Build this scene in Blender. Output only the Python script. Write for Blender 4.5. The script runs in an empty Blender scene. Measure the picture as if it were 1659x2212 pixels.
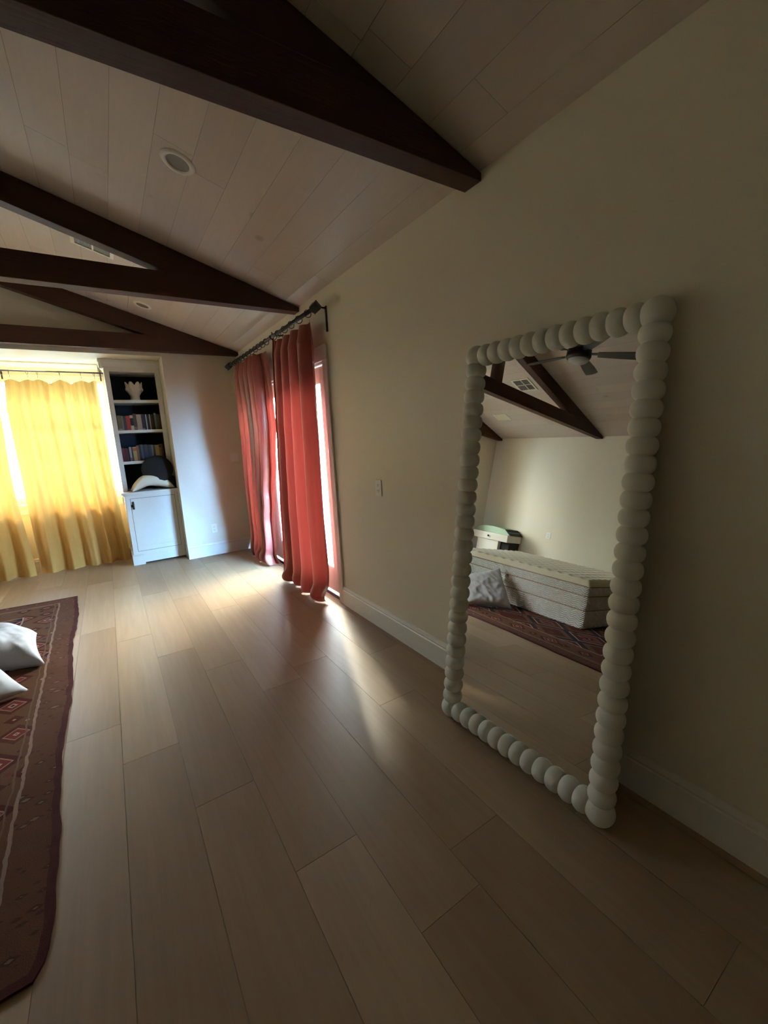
import bpy, bmesh, math, random
from mathutils import Vector, Matrix, noise
random.seed(7)
SC = bpy.context.scene
COL = SC.collection
PI = math.pi

# ------------------------------------------------------------------ camera
cam_d = bpy.data.cameras.new('camera')
cam = bpy.data.objects.new('camera', cam_d)
COL.objects.link(cam)
SC.camera = cam
cam_d.sensor_fit = 'HORIZONTAL'
cam_d.sensor_width = 36.0
cam_d.lens = 911.64 / 1659.0 * 36.0
cam_d.clip_start = 0.02
RT = Vector((0.835729, -0.546664, -0.052113)).normalized()
FW = Vector((0.53095, 0.828621, -0.177425)).normalized()
UP = RT.cross(FW).normalized()
RT = FW.cross(UP).normalized()
mw = Matrix((( RT.x, UP.x, -FW.x, 0.0), (RT.y, UP.y, -FW.y, 0.0), (RT.z, UP.z, -FW.z, 1.5), (0, 0, 0, 1)))
cam.matrix_world = mw

# ------------------------------------------------------------------ light and exposure
SC.view_settings.view_transform = 'Standard'
SC.view_settings.look = 'None'
SC.view_settings.gamma = 1.0
SC.view_settings.use_curve_mapping = False
SC.view_settings.exposure = -0.08
SKY_STRENGTH = 100.0
OPEN_SKY = 820.0
GLOW_STRENGTH, GLOW_POWER = 45.0, 4.0
world = bpy.data.worlds.new('world')
SC.world = world
world.use_nodes = True
wn = world.node_tree
wn.nodes.clear()
wo = wn.nodes.new('ShaderNodeOutputWorld')
bg = wn.nodes.new('ShaderNodeBackground')
tcw = wn.nodes.new('ShaderNodeTexCoord')
sep = wn.nodes.new('ShaderNodeSeparateXYZ')
rampw = wn.nodes.new('ShaderNodeValToRGB')
rampw.color_ramp.elements[0].position = 0.0
rampw.color_ramp.elements[0].color = (0.52, 0.75, 1.0, 1)
rampw.color_ramp.elements[1].position = 0.6
rampw.color_ramp.elements[1].color = (0.36, 0.62, 1.0, 1)
wn.links.new(tcw.outputs['Generated'], sep.inputs[0])
wn.links.new(sep.outputs['Z'], rampw.inputs[0])
wn.links.new(rampw.outputs[0], bg.inputs[0])
vdot = wn.nodes.new('ShaderNodeVectorMath'); vdot.operation = 'DOT_PRODUCT'
vnor = wn.nodes.new('ShaderNodeVectorMath'); vnor.operation = 'NORMALIZE'
wn.links.new(tcw.outputs['Generated'], vnor.inputs[0])
wn.links.new(vnor.outputs[0], vdot.inputs[0])
vdot.inputs[1].default_value = Vector((0.58, 0.66, 0.48)).normalized()   # hazy bright sky around the sun
def wm_(op, a, b):
    n = wn.nodes.new('ShaderNodeMath'); n.operation = op
    wn.links.new(a, n.inputs[0]); n.inputs[1].default_value = b
    return n.outputs[0]
gl = wm_('POWER', wm_('MAXIMUM', vdot.outputs['Value'], 0.0), GLOW_POWER)
wmix = wn.nodes.new('ShaderNodeMix'); wmix.data_type = 'RGBA'
wn.links.new(wm_('MINIMUM', wm_('MULTIPLY', gl, 1.6), 1.0), wmix.inputs[0])
wn.links.new(rampw.outputs[0], wmix.inputs[6])
wmix.inputs[7].default_value = (0.88, 0.94, 1.0, 1)
wn.links.new(wmix.outputs[2], bg.inputs[0])
gl = wm_('ADD', wm_('MULTIPLY', gl, GLOW_STRENGTH), SKY_STRENGTH)
# the open sky away from the sun
vd2 = wn.nodes.new('ShaderNodeVectorMath'); vd2.operation = 'DOT_PRODUCT'
wn.links.new(vnor.outputs[0], vd2.inputs[0])
vd2.inputs[1].default_value = Vector((0.30, -0.92, 0.30)).normalized()
opk = wm_('POWER', wm_('MAXIMUM', vd2.outputs['Value'], 0.0), 14.0)
op = wm_('MULTIPLY', opk, OPEN_SKY)
wmx2 = wn.nodes.new('ShaderNodeMix'); wmx2.data_type = 'RGBA'
wn.links.new(wm_('MINIMUM', wm_('MULTIPLY', opk, 2.0), 1.0), wmx2.inputs[0])
wn.links.new(wmix.outputs[2], wmx2.inputs[6])
wmx2.inputs[7].default_value = (0.28, 0.55, 1.0, 1)
wn.links.new(wmx2.outputs[2], bg.inputs[0])
sm_ = wn.nodes.new('ShaderNodeMath'); sm_.operation = 'ADD'
wn.links.new(gl, sm_.inputs[0]); wn.links.new(op, sm_.inputs[1])
wn.links.new(sm_.outputs[0], bg.inputs[1])
wn.links.new(bg.outputs[0], wo.inputs[0])

def light(name, kind, loc, direction, **kw):
    d = bpy.data.lights.new(name, kind)
    o = bpy.data.objects.new(name, d)
    COL.objects.link(o)
    o.location = loc
    o.rotation_euler = Vector(direction).to_track_quat('-Z', 'Y').to_euler()
    for k, v in kw.items():
        if k == 'portal':
            d.cycles.is_portal = True
        else:
            setattr(d, k, v)
    return o
sun = light('sun', 'SUN', (0, 20, 12), (-0.22, -0.70, -0.62), energy=48.0, angle=math.radians(6), color=(1.0, 0.93, 0.80))
light('window_portal', 'AREA', (-1.18, 7.15, 1.68), (0, -1, 0), shape='RECTANGLE', size=2.7, size_y=1.7, portal=True)
light('door_portal', 'AREA', (1.86, 4.68, 1.08), (-1, 0, 0), shape='RECTANGLE', size=2.7, size_y=2.2, portal=True)

# ------------------------------------------------------------------ material helpers
class NT:
    def __init__(self, name):
        self.m = bpy.data.materials.new(name)
        self.m.use_nodes = True
        self.t = self.m.node_tree
        self.t.nodes.clear()
        self.out = self.t.nodes.new('ShaderNodeOutputMaterial')
    def n(self, typ, **kw):
        o = self.t.nodes.new(typ)
        for k, v in kw.items():
            setattr(o, k, v)
        return o
    def l(self, a, b):
        self.t.links.new(a, b)
    def inp(self, sock, v):
        if hasattr(v, 'is_linked') or isinstance(v, bpy.types.NodeSocket):
            self.t.links.new(v, sock)
        else:
            sock.default_value = v
    def math(self, op, a, b=0.0, c=None):
        o = self.n('ShaderNodeMath', operation=op)
        self.inp(o.inputs[0], a)
        self.inp(o.inputs[1], b)
        if c is not None:
            self.inp(o.inputs[2], c)
        return o.outputs[0]
    def mix(self, f, a, b, blend='MIX'):
        o = self.n('ShaderNodeMix', data_type='RGBA', blend_type=blend)
        self.inp(o.inputs[0], f)
        for s, v in ((o.inputs[6], a), (o.inputs[7], b)):
            if isinstance(v, (tuple, list)) and len(v) == 3:
                v = (*v, 1)
            self.inp(s, v)
        return o.outputs[2]
    def ramp(self, f, stops, interp='LINEAR'):
        o = self.n('ShaderNodeValToRGB')
        cr = o.color_ramp
        cr.interpolation = interp
        while len(cr.elements) < len(stops):
            cr.elements.new(0.5)
        for e, (p, c) in zip(cr.elements, stops):
            e.position = p
            e.color = (*c, 1) if len(c) == 3 else c
        self.inp(o.inputs[0], f)
        return o.outputs[0]
    def coord(self, which='Object', scale=(1, 1, 1), rot=(0, 0, 0), loc=(0, 0, 0)):
        tc = self.n('ShaderNodeTexCoord')
        mp = self.n('ShaderNodeMapping')
        mp.inputs['Scale'].default_value = scale
        mp.inputs['Rotation'].default_value = rot
        mp.inputs['Location'].default_value = loc
        self.l(tc.outputs[which], mp.inputs[0])
        return mp.outputs[0]
    def noise(self, vec, scale=5, detail=3, rough=0.5, dist=0.0):
        o = self.n('ShaderNodeTexNoise')
        self.l(vec, o.inputs['Vector'])
        o.inputs['Scale'].default_value = scale
        o.inputs['Detail'].default_value = detail
        o.inputs['Roughness'].default_value = rough
        o.inputs['Distortion'].default_value = dist
        return o.outputs[0]
    def bump(self, h, strength=0.3, dist=0.01):
        o = self.n('ShaderNodeBump')
        o.inputs['Strength'].default_value = strength
        o.inputs['Distance'].default_value = dist
        self.l(h, o.inputs['Height'])
        return o.outputs[0]
    def bsdf(self, color, rough=0.5, metal=0.0, spec=0.5, normal=None, **kw):
        o = self.n('ShaderNodeBsdfPrincipled')
        if isinstance(color, tuple) and len(color) == 3:
            color = (*color, 1)
        self.inp(o.inputs['Base Color'], color)
        self.inp(o.inputs['Roughness'], rough)
        o.inputs['Metallic'].default_value = metal
        o.inputs['Specular IOR Level'].default_value = spec
        if normal is not None:
            self.l(normal, o.inputs['Normal'])
        for k, v in kw.items():
            self.inp(o.inputs[k.replace('_', ' ')], v)
        return o.outputs[0]
    def done(self, sh):
        self.l(sh, self.out.inputs[0])
        return self.m

def paint(name, color, rough=0.5, var=0.04, bump=0.05, scale=40, spec=0.3, metal=0.0):
    k = NT(name)
    v = k.coord('Object')
    n1 = k.noise(v, 3.0, 4)
    c = k.mix(n1, tuple(x * (1 - var) for x in color), tuple(min(1, x * (1 + var)) for x in color))
    h = k.noise(v, scale, 3)
    return k.done(k.bsdf(c, rough, metal, spec, k.bump(h, bump, 0.01)))

def cloth(name, color, transl, tcolor, rough=0.9, weave=500, sheen=0.2, var=0.1, streak=(1, 1, 1)):
    k = NT(name)
    v = k.coord('Object', scale=streak)
    n1 = k.noise(v, 6.0, 4)
    c = k.mix(n1, tuple(x * (1 - var) for x in color), tuple(min(1, x * (1 + var)) for x in color))
    h = k.noise(k.coord('Object'), weave, 2)
    a = k.bsdf(c, rough, 0.0, 0.25, k.bump(h, 0.12, 0.002), Sheen_Weight=sheen)
    if transl <= 0:
        return k.done(a)
    tr = k.n('ShaderNodeBsdfTranslucent')
    tr.inputs[0].default_value = (*tcolor, 1)
    mx = k.n('ShaderNodeMixShader')
    mx.inputs[0].default_value = transl
    k.l(a, mx.inputs[1]); k.l(tr.outputs[0], mx.inputs[2])
    return k.done(mx.outputs[0])

M = {}
M['wall'] = paint('wall_paint', (0.72, 0.645, 0.49), 0.40, 0.02, 0.06, 90, 0.35)
M['trim'] = paint('trim_paint', (0.76, 0.73, 0.64), 0.35, 0.02, 0.03, 60, 0.4)
M['white'] = paint('white_plastic', (0.8, 0.78, 0.70), 0.35, 0.02, 0.02)
M['mirror_frame'] = paint('plaster_white', (0.74, 0.72, 0.63), 0.45, 0.01, 0.12, 120)
M['iron'] = paint('dark_iron', (0.045, 0.038, 0.032), 0.45, 0.2, 0.15, 80, 0.5, 0.6)
M['black'] = paint('black_cloth', (0.012, 0.011, 0.010), 0.9, 0.2, 0.3, 200)
M['fan'] = paint('fan_dark', (0.02, 0.018, 0.016), 0.4, 0.1, 0.05)
M['lens'] = paint('frosted_lens', (0.45, 0.46, 0.42), 0.35, 0.02, 0.0)
M['vent'] = paint('vent_enamel', (0.72, 0.68, 0.52), 0.4, 0.02, 0.02)
M['vent_dark'] = paint('vent_louver', (0.14, 0.13, 0.12), 0.5, 0.05, 0.02)
M['lamp_in'] = paint('lamp_baffle', (0.20, 0.19, 0.15), 0.5, 0.05, 0.02)
M['navy'] = paint('navy_back', (0.012, 0.018, 0.028), 0.6, 0.1, 0.05)
M['cream'] = paint('cream_ceramic', (0.62, 0.52, 0.38), 0.5, 0.05, 0.1, 60)
M['green'] = paint('sage_green', (0.30, 0.38, 0.26), 0.6, 0.05, 0.05)
M['threshold'] = paint('threshold_bronze', (0.06, 0.05, 0.04), 0.4, 0.1, 0.05)
M['piping'] = paint('brown_piping', (0.30, 0.21, 0.13), 0.7, 0.05, 0.1, 300)
M['ink'] = paint('tan_ink', (0.42, 0.31, 0.17), 0.7, 0.03, 0.02)
M['pillow'] = cloth('white_cotton', (0.62, 0.62, 0.62), 0.0, (1, 1, 1), 0.85, 400, 0.1, 0.03)
M['cushion'] = cloth('cream_cotton', (0.74, 0.66, 0.48), 0.0, (1, 1, 1), 0.9, 300, 0.2, 0.05)
M['yellow'] = cloth('yellow_linen', (0.55, 0.33, 0.10), 0.085, (0.92, 0.52, 0.14), 0.9, 350, 0.1, 0.10, (14, 14, 1.2))

def velvet():
    k = NT('rust_velvet')
    v = k.coord('Object', scale=(9, 9, 0.5))
    n1 = k.noise(v, 3.0, 4)
    c = k.mix(n1, (0.155, 0.032, 0.028), (0.27, 0.068, 0.053))
    h = k.noise(k.coord('Object', scale=(1, 1, 0.2)), 60, 2)
    a = k.bsdf(c, 0.36, 0.0, 0.7, k.bump(h, 0.06, 0.004), Sheen_Weight=0.42, Sheen_Roughness=0.3, Sheen_Tint=(1.0, 0.72, 0.5, 1), Specular_Tint=(1.0, 0.75, 0.55, 1))
    tr = k.n('ShaderNodeBsdfTranslucent')
    tr.inputs[0].default_value = (0.85, 0.10, 0.07, 1)
    mx = k.n('ShaderNodeMixShader')
    mx.inputs[0].default_value = 0.028
    k.l(a, mx.inputs[1]); k.l(tr.outputs[0], mx.inputs[2])
    return k.done(mx.outputs[0])
M['velvet'] = velvet()

def glass_mat():
    k = NT('window_glass')
    lw = k.n('ShaderNodeLayerWeight')
    lw.inputs[0].default_value = 0.25
    t = k.n('ShaderNodeBsdfTransparent')
    t.inputs[0].default_value = (0.95, 0.98, 0.97, 1)
    g = k.n('ShaderNodeBsdfGlossy')
    g.inputs['Roughness'].default_value = 0.02
    mx = k.n('ShaderNodeMixShader')
    f = k.math('MULTIPLY', lw.outputs['Fresnel'], 0.5)
    k.l(f, mx.inputs[0]); k.l(t.outputs[0], mx.inputs[1]); k.l(g.outputs[0], mx.inputs[2])
    return k.done(mx.outputs[0])
M['glass'] = glass_mat()

def mirror_mat():
    k = NT('mirror_silver')
    g = k.n('ShaderNodeBsdfGlossy')
    g.inputs[0].default_value = (0.90, 0.91, 0.88, 1)
    g.inputs['Roughness'].default_value = 0.0
    return k.done(g.outputs[0])
M['mirror'] = mirror_mat()

def beam_mat():
    k = NT('dark_stained_beam')
    n1 = k.noise(k.coord('Object', scale=(1, 1, 1)), 4.0, 4)
    n2 = k.noise(k.coord('Object', scale=(2.0, 30, 30)), 2.2, 4, 0.6, 0.4)
    c = k.mix(n2, (0.036, 0.012, 0.006), (0.090, 0.032, 0.014))
    c = k.mix(k.math('MULTIPLY', n1, 0.5), c, (0.035, 0.012, 0.007))
    return k.done(k.bsdf(c, 0.65, 0, 0.22, k.bump(n2, 0.35, 0.006)))
M['beam'] = beam_mat()

def plank_mat(name, c0, c1, knots, rough, groove, knot_col, grain=0.25, spec=0.5, contrast=(0.35, 0.65)):
    k = NT(name)
    at = k.n('ShaderNodeAttribute', attribute_name='tone')
    tone = at.outputs['Fac']
    tc = k.n('ShaderNodeTexCoord')
    # shift the grain of each board by its own tone
    cmb = k.n('ShaderNodeCombineXYZ')
    k.l(k.math('MULTIPLY', tone, 37.0), cmb.inputs[0])
    k.l(k.math('MULTIPLY', tone, 91.0), cmb.inputs[1])
    add = k.n('ShaderNodeVectorMath', operation='ADD')
    k.l(tc.outputs['Object'], add.inputs[0]); k.l(cmb.outputs[0], add.inputs[1])
    mp = k.n('ShaderNodeMapping')
    mp.inputs['Scale'].default_value = (22, 1.1, 22)
    k.l(add.outputs[0], mp.inputs[0])
    g = k.noise(mp.outputs[0], 1.6, 5, 0.6, 0.6)
    mp2 = k.n('ShaderNodeMapping')
    mp2.inputs['Scale'].default_value = (5, 0.6, 5)
    k.l(add.outputs[0], mp2.inputs[0])
    g2 = k.noise(mp2.outputs[0], 1.5, 3, 0.5, 1.2)
    base = k.mix(k.ramp(tone, [(0, (0, 0, 0)), (1, (1, 1, 1))]), c0, c1)
    dark = k.mix(1.0, base, (0.72, 0.68, 0.62), 'MULTIPLY')
    gr = k.ramp(g, [(contrast[0], (0, 0, 0)), (contrast[1], (1, 1, 1))])
    c = k.mix(k.math('MULTIPLY', gr, grain), base, dark)
    gr2 = k.ramp(g2, [(0.4, (0, 0, 0)), (0.7, (1, 1, 1))])
    c = k.mix(k.math('MULTIPLY', gr2, grain * 0.6), c, dark)
    if knots > 0:
        vo = k.n('ShaderNodeTexVoronoi')
        mp3 = k.n('ShaderNodeMapping')
        mp3.inputs['Scale'].default_value = (1.0, 0.8, 1.0)
        k.l(add.outputs[0], mp3.inputs[0])
        k.l(mp3.outputs[0], vo.inputs['Vector'])
        vo.inputs['Scale'].default_value = knots
        kn = k.ramp(vo.outputs['Distance'], [(0.0, (1, 1, 1)), (0.055, (0.7, 0.7, 0.7)), (0.08, (0, 0, 0))])
        c = k.mix(k.math('MULTIPLY', kn, 0.55), c, knot_col)
    return k.done(k.bsdf(c, rough, 0, spec, k.bump(g, 0.12, 0.003)))
M['floor'] = plank_mat('oak_planks', (0.285, 0.182, 0.102), (0.385, 0.262, 0.158), 0.9, 0.40, 0, (0.14, 0.08, 0.045), 0.35, 0.38)
M['ceil'] = plank_mat('whitewashed_boards', (0.54, 0.46, 0.385), (0.60, 0.52, 0.435), 2.2, 0.6, 0, (0.30, 0.22, 0.16), 0.12, 0.3)
M['gap'] = paint('shadow_gap', (0.22, 0.17, 0.12), 0.9, 0.1, 0.0)

# ------------------------------------------------------------------ mesh helpers
def obj(name, bm, mat, parent=None, smooth=False, recalc=True):
    me = bpy.data.meshes.new(name)
    if recalc:
        bmesh.ops.recalc_face_normals(bm, faces=bm.faces)
    bm.to_mesh(me)
    bm.free()
    o = bpy.data.objects.new(name, me)
    COL.objects.link(o)
    mats = mat if isinstance(mat, (list, tuple)) else [mat]
    for m in mats:
        me.materials.append(m)
    if smooth:
        for p in me.polygons:
            p.use_smooth = True
    if parent is not None:
        o.parent = parent
        # meshes carry room coordinates: undo the offset of the empty they hang under
        o.location = -parent.location if parent.type == 'EMPTY' else (0, 0, 0)
    return o

def thing(name, label, cat, loc=(0, 0, 0), group=None):
    o = bpy.data.objects.new(name, None)
    COL.objects.link(o)
    o.location = loc
    o.empty_display_size = 0.1
    tag(o, label, cat, group)
    return o

def tag(o, label, cat, group=None, kind=None):
    o['label'] = label
    o['category'] = cat
    if group:
        o['group'] = group
    if kind:
        o['kind'] = kind
    return o

def struct(name, bm, mat, smooth=False, recalc=True):
    o = obj(name, bm, mat, None, smooth, recalc)
    o['kind'] = 'structure'
    return o

def box(bm, x0, x1, y0, y1, z0, z1, bev=0.0, mi=0):
    vs = [bm.verts.new(p) for p in ((x0, y0, z0), (x1, y0, z0), (x1, y1, z0), (x0, y1, z0), (x0, y0, z1), (x1, y0, z1), (x1, y1, z1), (x0, y1, z1))]
    fs = [bm.faces.new([vs[i] for i in f]) for f in ((0, 3, 2, 1), (4, 5, 6, 7), (0, 1, 5, 4), (1, 2, 6, 5), (2, 3, 7, 6), (3, 0, 4, 7))]
    for f in fs:
        f.material_index = mi
    if bev > 0:
        es = list({e for f in fs for e in f.edges})
        bmesh.ops.bevel(bm, geom=es, offset=bev, segments=2, affect='EDGES', profile=0.5)
    return vs

def prism(bm, pts, axis, a, b, bev=0.0):
    """polygon pts (2D) extruded along axis between a and b; for axis x pts are (y,z), for y (x,z), for z (x,y)"""
    def P(p, t):
        if axis == 'x': return (t, p[0], p[1])
        if axis == 'y': return (p[0], t, p[1])
        return (p[0], p[1], t)
    v0 = [bm.verts.new(P(p, a)) for p in pts]
    v1 = [bm.verts.new(P(p, b)) for p in pts]
    n = len(pts)
    fs = [bm.faces.new(v0), bm.faces.new(list(reversed(v1)))]
    for i in range(n):
        j = (i + 1) % n
        fs.append(bm.faces.new((v0[i], v1[i], v1[j], v0[j])))
    if bev > 0:
        es = list({e for f in fs for e in f.edges})
        bmesh.ops.bevel(bm, geom=es, offset=bev, segments=2, affect='EDGES', profile=0.5)
    return fs

def tube(bm, pts, r, seg=12, caps=True, closed=False):
    pts = [Vector(p) for p in pts]
    rings = []
    n = len(pts)
    ref = None
    for i, p in enumerate(pts):
        if closed:
            d = pts[(i + 1) % n] - pts[i - 1]
        else:
            d = (pts[min(i + 1, n - 1)] - pts[max(i - 1, 0)])
        d.normalize()
        if ref is None:
            ref = Vector((0, 0, 1)) if abs(d.z) < 0.9 else Vector((1, 0, 0))
        u = d.cross(ref).normalized()
        v = u.cross(d).normalized()
        ref = v
        rr = r[i] if isinstance(r, (list, tuple)) else r
        rings.append([bm.verts.new(p + (u * math.cos(a) + v * math.sin(a)) * rr) for a in [2 * PI * k / seg for k in range(seg)]])
    m = n if closed else n - 1
    for i in range(m):
        A, B = rings[i], rings[(i + 1) % n]
        for k in range(seg):
            bm.faces.new((A[k], A[(k + 1) % seg], B[(k + 1) % seg], B[k]))
    if caps and not closed:
        bm.faces.new(list(reversed(rings[0])))
        bm.faces.new(rings[-1])

def lathe(bm, prof, o, ax, seg=24, cap=True):
    """prof list of (r, t) along axis ax from o"""
    ax = Vector(ax).normalized()
    ref = Vector((0, 0, 1)) if abs(ax.z) < 0.9 else Vector((1, 0, 0))
    u = ax.cross(ref).normalized()
    v = ax.cross(u).normalized()
    o = Vector(o)
    rings = []
    for r, t in prof:
        rings.append([bm.verts.new(o + ax * t + (u * math.cos(2 * PI * k / seg) + v * math.sin(2 * PI * k / seg)) * r) for k in range(seg)])
    for A, B in zip(rings, rings[1:]):
        for k in range(seg):
            bm.faces.new((A[k], A[(k + 1) % seg], B[(k + 1) % seg], B[k]))
    if cap:
        if prof[0][0] > 1e-4: bm.faces.new(rings[0])
        if prof[-1][0] > 1e-4: bm.faces.new(rings[-1])

def grid(bm, fn, nu, nv, uvfn=None):
    V = [[bm.verts.new(fn(i / nu, j / nv)) for i in range(nu + 1)] for j in range(nv + 1)]
    uvl = bm.loops.layers.uv.new('UVMap') if uvfn else None
    for j in range(nv):
        for i in range(nu):
            f = bm.faces.new((V[j][i], V[j][i + 1], V[j + 1][i + 1], V[j + 1][i]))
            if uvl:
                for lp, (a, b) in zip(f.loops, ((i, j), (i + 1, j), (i + 1, j + 1), (i, j + 1))):
                    lp[uvl].uv = uvfn(a / nu, b / nv)
    return V

# ------------------------------------------------------------------ room measures
XR, XL = 1.645, -4.0          # right and left wall faces
YF, YB = 6.07, -2.4           # far and back wall faces
XM = -1.18                    # ridge
SL = 0.305                    # roof slope
ZE = 2.69                     # eaves
ZT = ZE + SL * (XR - XM)
NY = 6.90                     # window wall face in the bay
NX0, NX1, NZ = -3.10, 0.738, 2.61
def zc(x):
    return ZE + SL * (XR - x) if x > XM else ZE + SL * (x - XL)

# floor: separate boards with a hairline gap over a dark bed
def planks(name, rows, mat, y0, y1, zf, gap, joints, rnd, thick=0.012):
    bm = bmesh.new()
    tl = bm.loops.layers.float_color.new('tone')
    for ri, (xa, xb) in enumerate(rows):
        js = joints(ri)
        ys = [y0] + [j for j in js if y0 < j < y1] + [y1]
        for a, b in zip(ys, ys[1:]):
            t = rnd.random()
            xs = (xa + gap, xb - gap)
            p = [(xs[0], a + gap, zf(xs[0])), (xs[1], a + gap, zf(xs[1])), (xs[1], b - gap, zf(xs[1])), (xs[0], b - gap, zf(xs[0]))]
            v = [bm.verts.new(q) for q in p]
            f = bm.faces.new(v)
            w = [bm.verts.new((q[0], q[1], q[2] - thick)) for q in p]
            fs = [f] + [bm.faces.new((v[i], w[i], w[(i + 1) % 4], v[(i + 1) % 4])) for i in range(4)]
            for ff in fs:
                for lp in ff.loops:
                    lp[tl] = (t, t, t, 1)
    return bm

rf = random.Random(11)
PW = 0.2475
known = {0: 2.604, 1: 2.238, 2: 1.757, 3: 1.253, 4: 2.41, 5: 0.997, 6: 1.86}
rows = []
k0 = -15
for k in range(k0, 9):
    a = -0.390 + PW * k
    rows.append((max(a, XL), min(a + PW, XR)))
def fj(ri):
    k = ri + k0
    base = known.get(k, rf.uniform(0, 1.56))
    L = 1.56 if k != 3 else 1.64
    return [base + L * i for i in range(-6, 6)]
bm = planks('floor', rows, None, YB, NY, lambda x: 0.0, 0.0009, fj, random.Random(5))
fl = struct('floor', bm, [M['floor'], M['gap']], recalc=False)
bmf = bmesh.new()
bmf.from_mesh(fl.data)
n0 = len(bmf.faces)
box(bmf, XL - 0.3, XR + 0.12, YB - 0.2, NY + 0.2, -0.2, -0.0015, mi=1)
bmf.to_mesh(fl.data); bmf.free()

# ceiling boards on both slopes
rc = random.Random(3)
CW = 0.19 / math.sqrt(1 + SL * SL)
rows = []
x = XR - 0.128
rows.append((x, XR))
while x > XM:
    rows.append((max(x - 0.182, XM), x)); x -= 0.182
x = XM
while x > XL:
    rows.append((max(x - 0.182, XL), x)); x -= 0.182
def cj(ri):
    b = rc.uniform(0, 2.4)
    return [b + 2.6 * i for i in range(-3, 5)]
bm = bmesh.new()
tl = bm.loops.layers.float_color.new('tone')
rt = random.Random(21)
for ri, (xa, xb) in enumerate(rows):
    ys = [YB] + sorted(j for j in cj(ri) if YB < j < YF) + [YF]
    for a, b in zip(ys, ys[1:]):
        t = rt.random(); g = 0.0008
        p = [(xa + g, a + g, zc(xa + g)), (xb - g, a + g, zc(xb - g)), (xb - g, b - g, zc(xb - g)), (xa + g, b - g, zc(xa + g))]
        if abs(xa - XM) < 1e-6: p[0] = (xa, a + g, ZT); p[3] = (xa, b - g, ZT)
        v = [bm.verts.new(q) for q in p]
        w = [bm.verts.new((q[0], q[1], q[2] + 0.01)) for q in p]
        fs = [bm.faces.new(v[::-1])] + [bm.faces.new((v[i], w[i], w[(i + 1) % 4], v[(i + 1) % 4])) for i in range(4)]
        for f in fs:
            for lp in f.loops: lp[tl] = (t, t, t, 1)
for fs in (prism(bm, [(XR + 0.2, zc(XR) - 0.061 + 0.003), (XM, ZT + 0.003), (XM, ZT + 0.2), (XR + 0.2, ZE + 0.2)], 'y', YB - 0.2, YF + 0.15),
           prism(bm, [(XM, ZT + 0.003), (XL - 0.2, ZE - 0.058), (XL - 0.2, ZE + 0.2), (XM, ZT + 0.2)], 'y', YB - 0.2, YF + 0.15)):
    for f in fs: f.material_index = 1
struct('ceiling', bm, [M['ceil'], M['gap']], recalc=False)

# right wall with the door opening
DY0, DY1, DZ = 3.38, 5.79, 2.15
WO = 1.80
bm = bmesh.new()
box(bm, XR, WO, YB, DY0, -0.02, ZE + 0.02)
box(bm, XR, WO, DY1, YF + 0.13, -0.02, ZE + 0.02)
box(bm, XR, WO, DY0, DY1, DZ, ZE + 0.02)
struct('wall_right', bm, M['wall'])
bm = bmesh.new()
box(bm, XL - 0.15, XL, YB, YF + 0.13, -0.02, ZE + 0.02)
struct('wall_left', bm, M['wall'])
bm = bmesh.new()
prism(bm, [(XL, 0), (XR, 0), (XR, ZE + .01), (XM, ZT + .01), (XL, ZE + .01)], 'y', YB - 0.15, YB)
struct('wall_back', bm, M['wall'])
# far wall: gable with the bay opening
bm = bmesh.new()
prism(bm, [(NX1, -0.02), (XR, -0.02), (XR, ZE + 0.01), (NX1, zc(NX1) + .01)], 'y', YF, YF + 0.13)
prism(bm, [(XL, -0.02), (NX0, -0.02), (NX0, zc(NX0) + .01), (XL, ZE + .01)], 'y', YF, YF + 0.13)
prism(bm, [(NX0, NZ), (NX1, NZ), (NX1, zc(NX1) + .01), (XM, ZT + .01), (NX0, zc(NX0) + .01)], 'y', YF, YF + 0.13)
struct('wall_far', bm, M['wall'])
# bay: side walls, soffit
bm = bmesh.new()
box(bm, NX1, NX1 + 0.12, YF + 0.13, NY + 0.12, -0.02, NZ + 0.12)
box(bm, NX0 - 0.12, NX0, YF + 0.13, NY + 0.12, -0.02, NZ + 0.12)
box(bm, NX0, NX1, YF + 0.13, NY + 0.12, NZ, NZ + 0.12)
struct('wall_bay', bm, M['wall'])
# window wall
WX0, WX1, WZ0, WZ1 = -2.44, 0.160, 0.88, 2.46
bm = bmesh.new()
box(bm, NX0, NX1, NY, NY + 0.14, -0.02, WZ0)
box(bm, NX0, NX1, NY, NY + 0.14, WZ1, NZ)
box(bm, NX0, WX0, NY, NY + 0.14, WZ0, WZ1)
box(bm, WX1, NX1, NY, NY + 0.14, WZ0, WZ1)
struct('wall_window', bm, M['wall'])

# baseboards, profile extruded
BP = [(0, 0), (0.018, 0), (0.018, 0.135), (0.013, 0.142), (0.016, 0.152), (0.008, 0.172), (0, 0.175)]
def base_y(name, xw, sgn, y0, y1):
    bm = bmesh.new()
    n = len(BP)
    va = [bm.verts.new((xw + sgn * p[0], y0, p[1])) for p in BP]
    vb = [bm.verts.new((xw + sgn * p[0], y1, p[1])) for p in BP]
    bm.faces.new(va); bm.faces.new(vb[::-1])
    for i in range(n): bm.faces.new((va[i], vb[i], vb[(i + 1) % n], va[(i + 1) % n]))
    return struct(name, bm, M['trim'])
def base_x(name, yw, sgn, x0, x1):
    bm = bmesh.new()
    n = len(BP)
    va = [bm.verts.new((x0, yw + sgn * p[0], p[1])) for p in BP]
    vb = [bm.verts.new((x1, yw + sgn * p[0], p[1])) for p in BP]
    bm.faces.new(va); bm.faces.new(vb[::-1])
    for i in range(n): bm.faces.new((va[i], vb[i], vb[(i + 1) % n], va[(i + 1) % n]))
    return struct(name, bm, M['trim'])
base_y('baseboard_right', XR, -1, YB, 3.30)
base_y('baseboard_right_corner', XR, -1, 5.88, YF)
base_y('baseboard_left', XL, 1, YB, YF)
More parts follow.
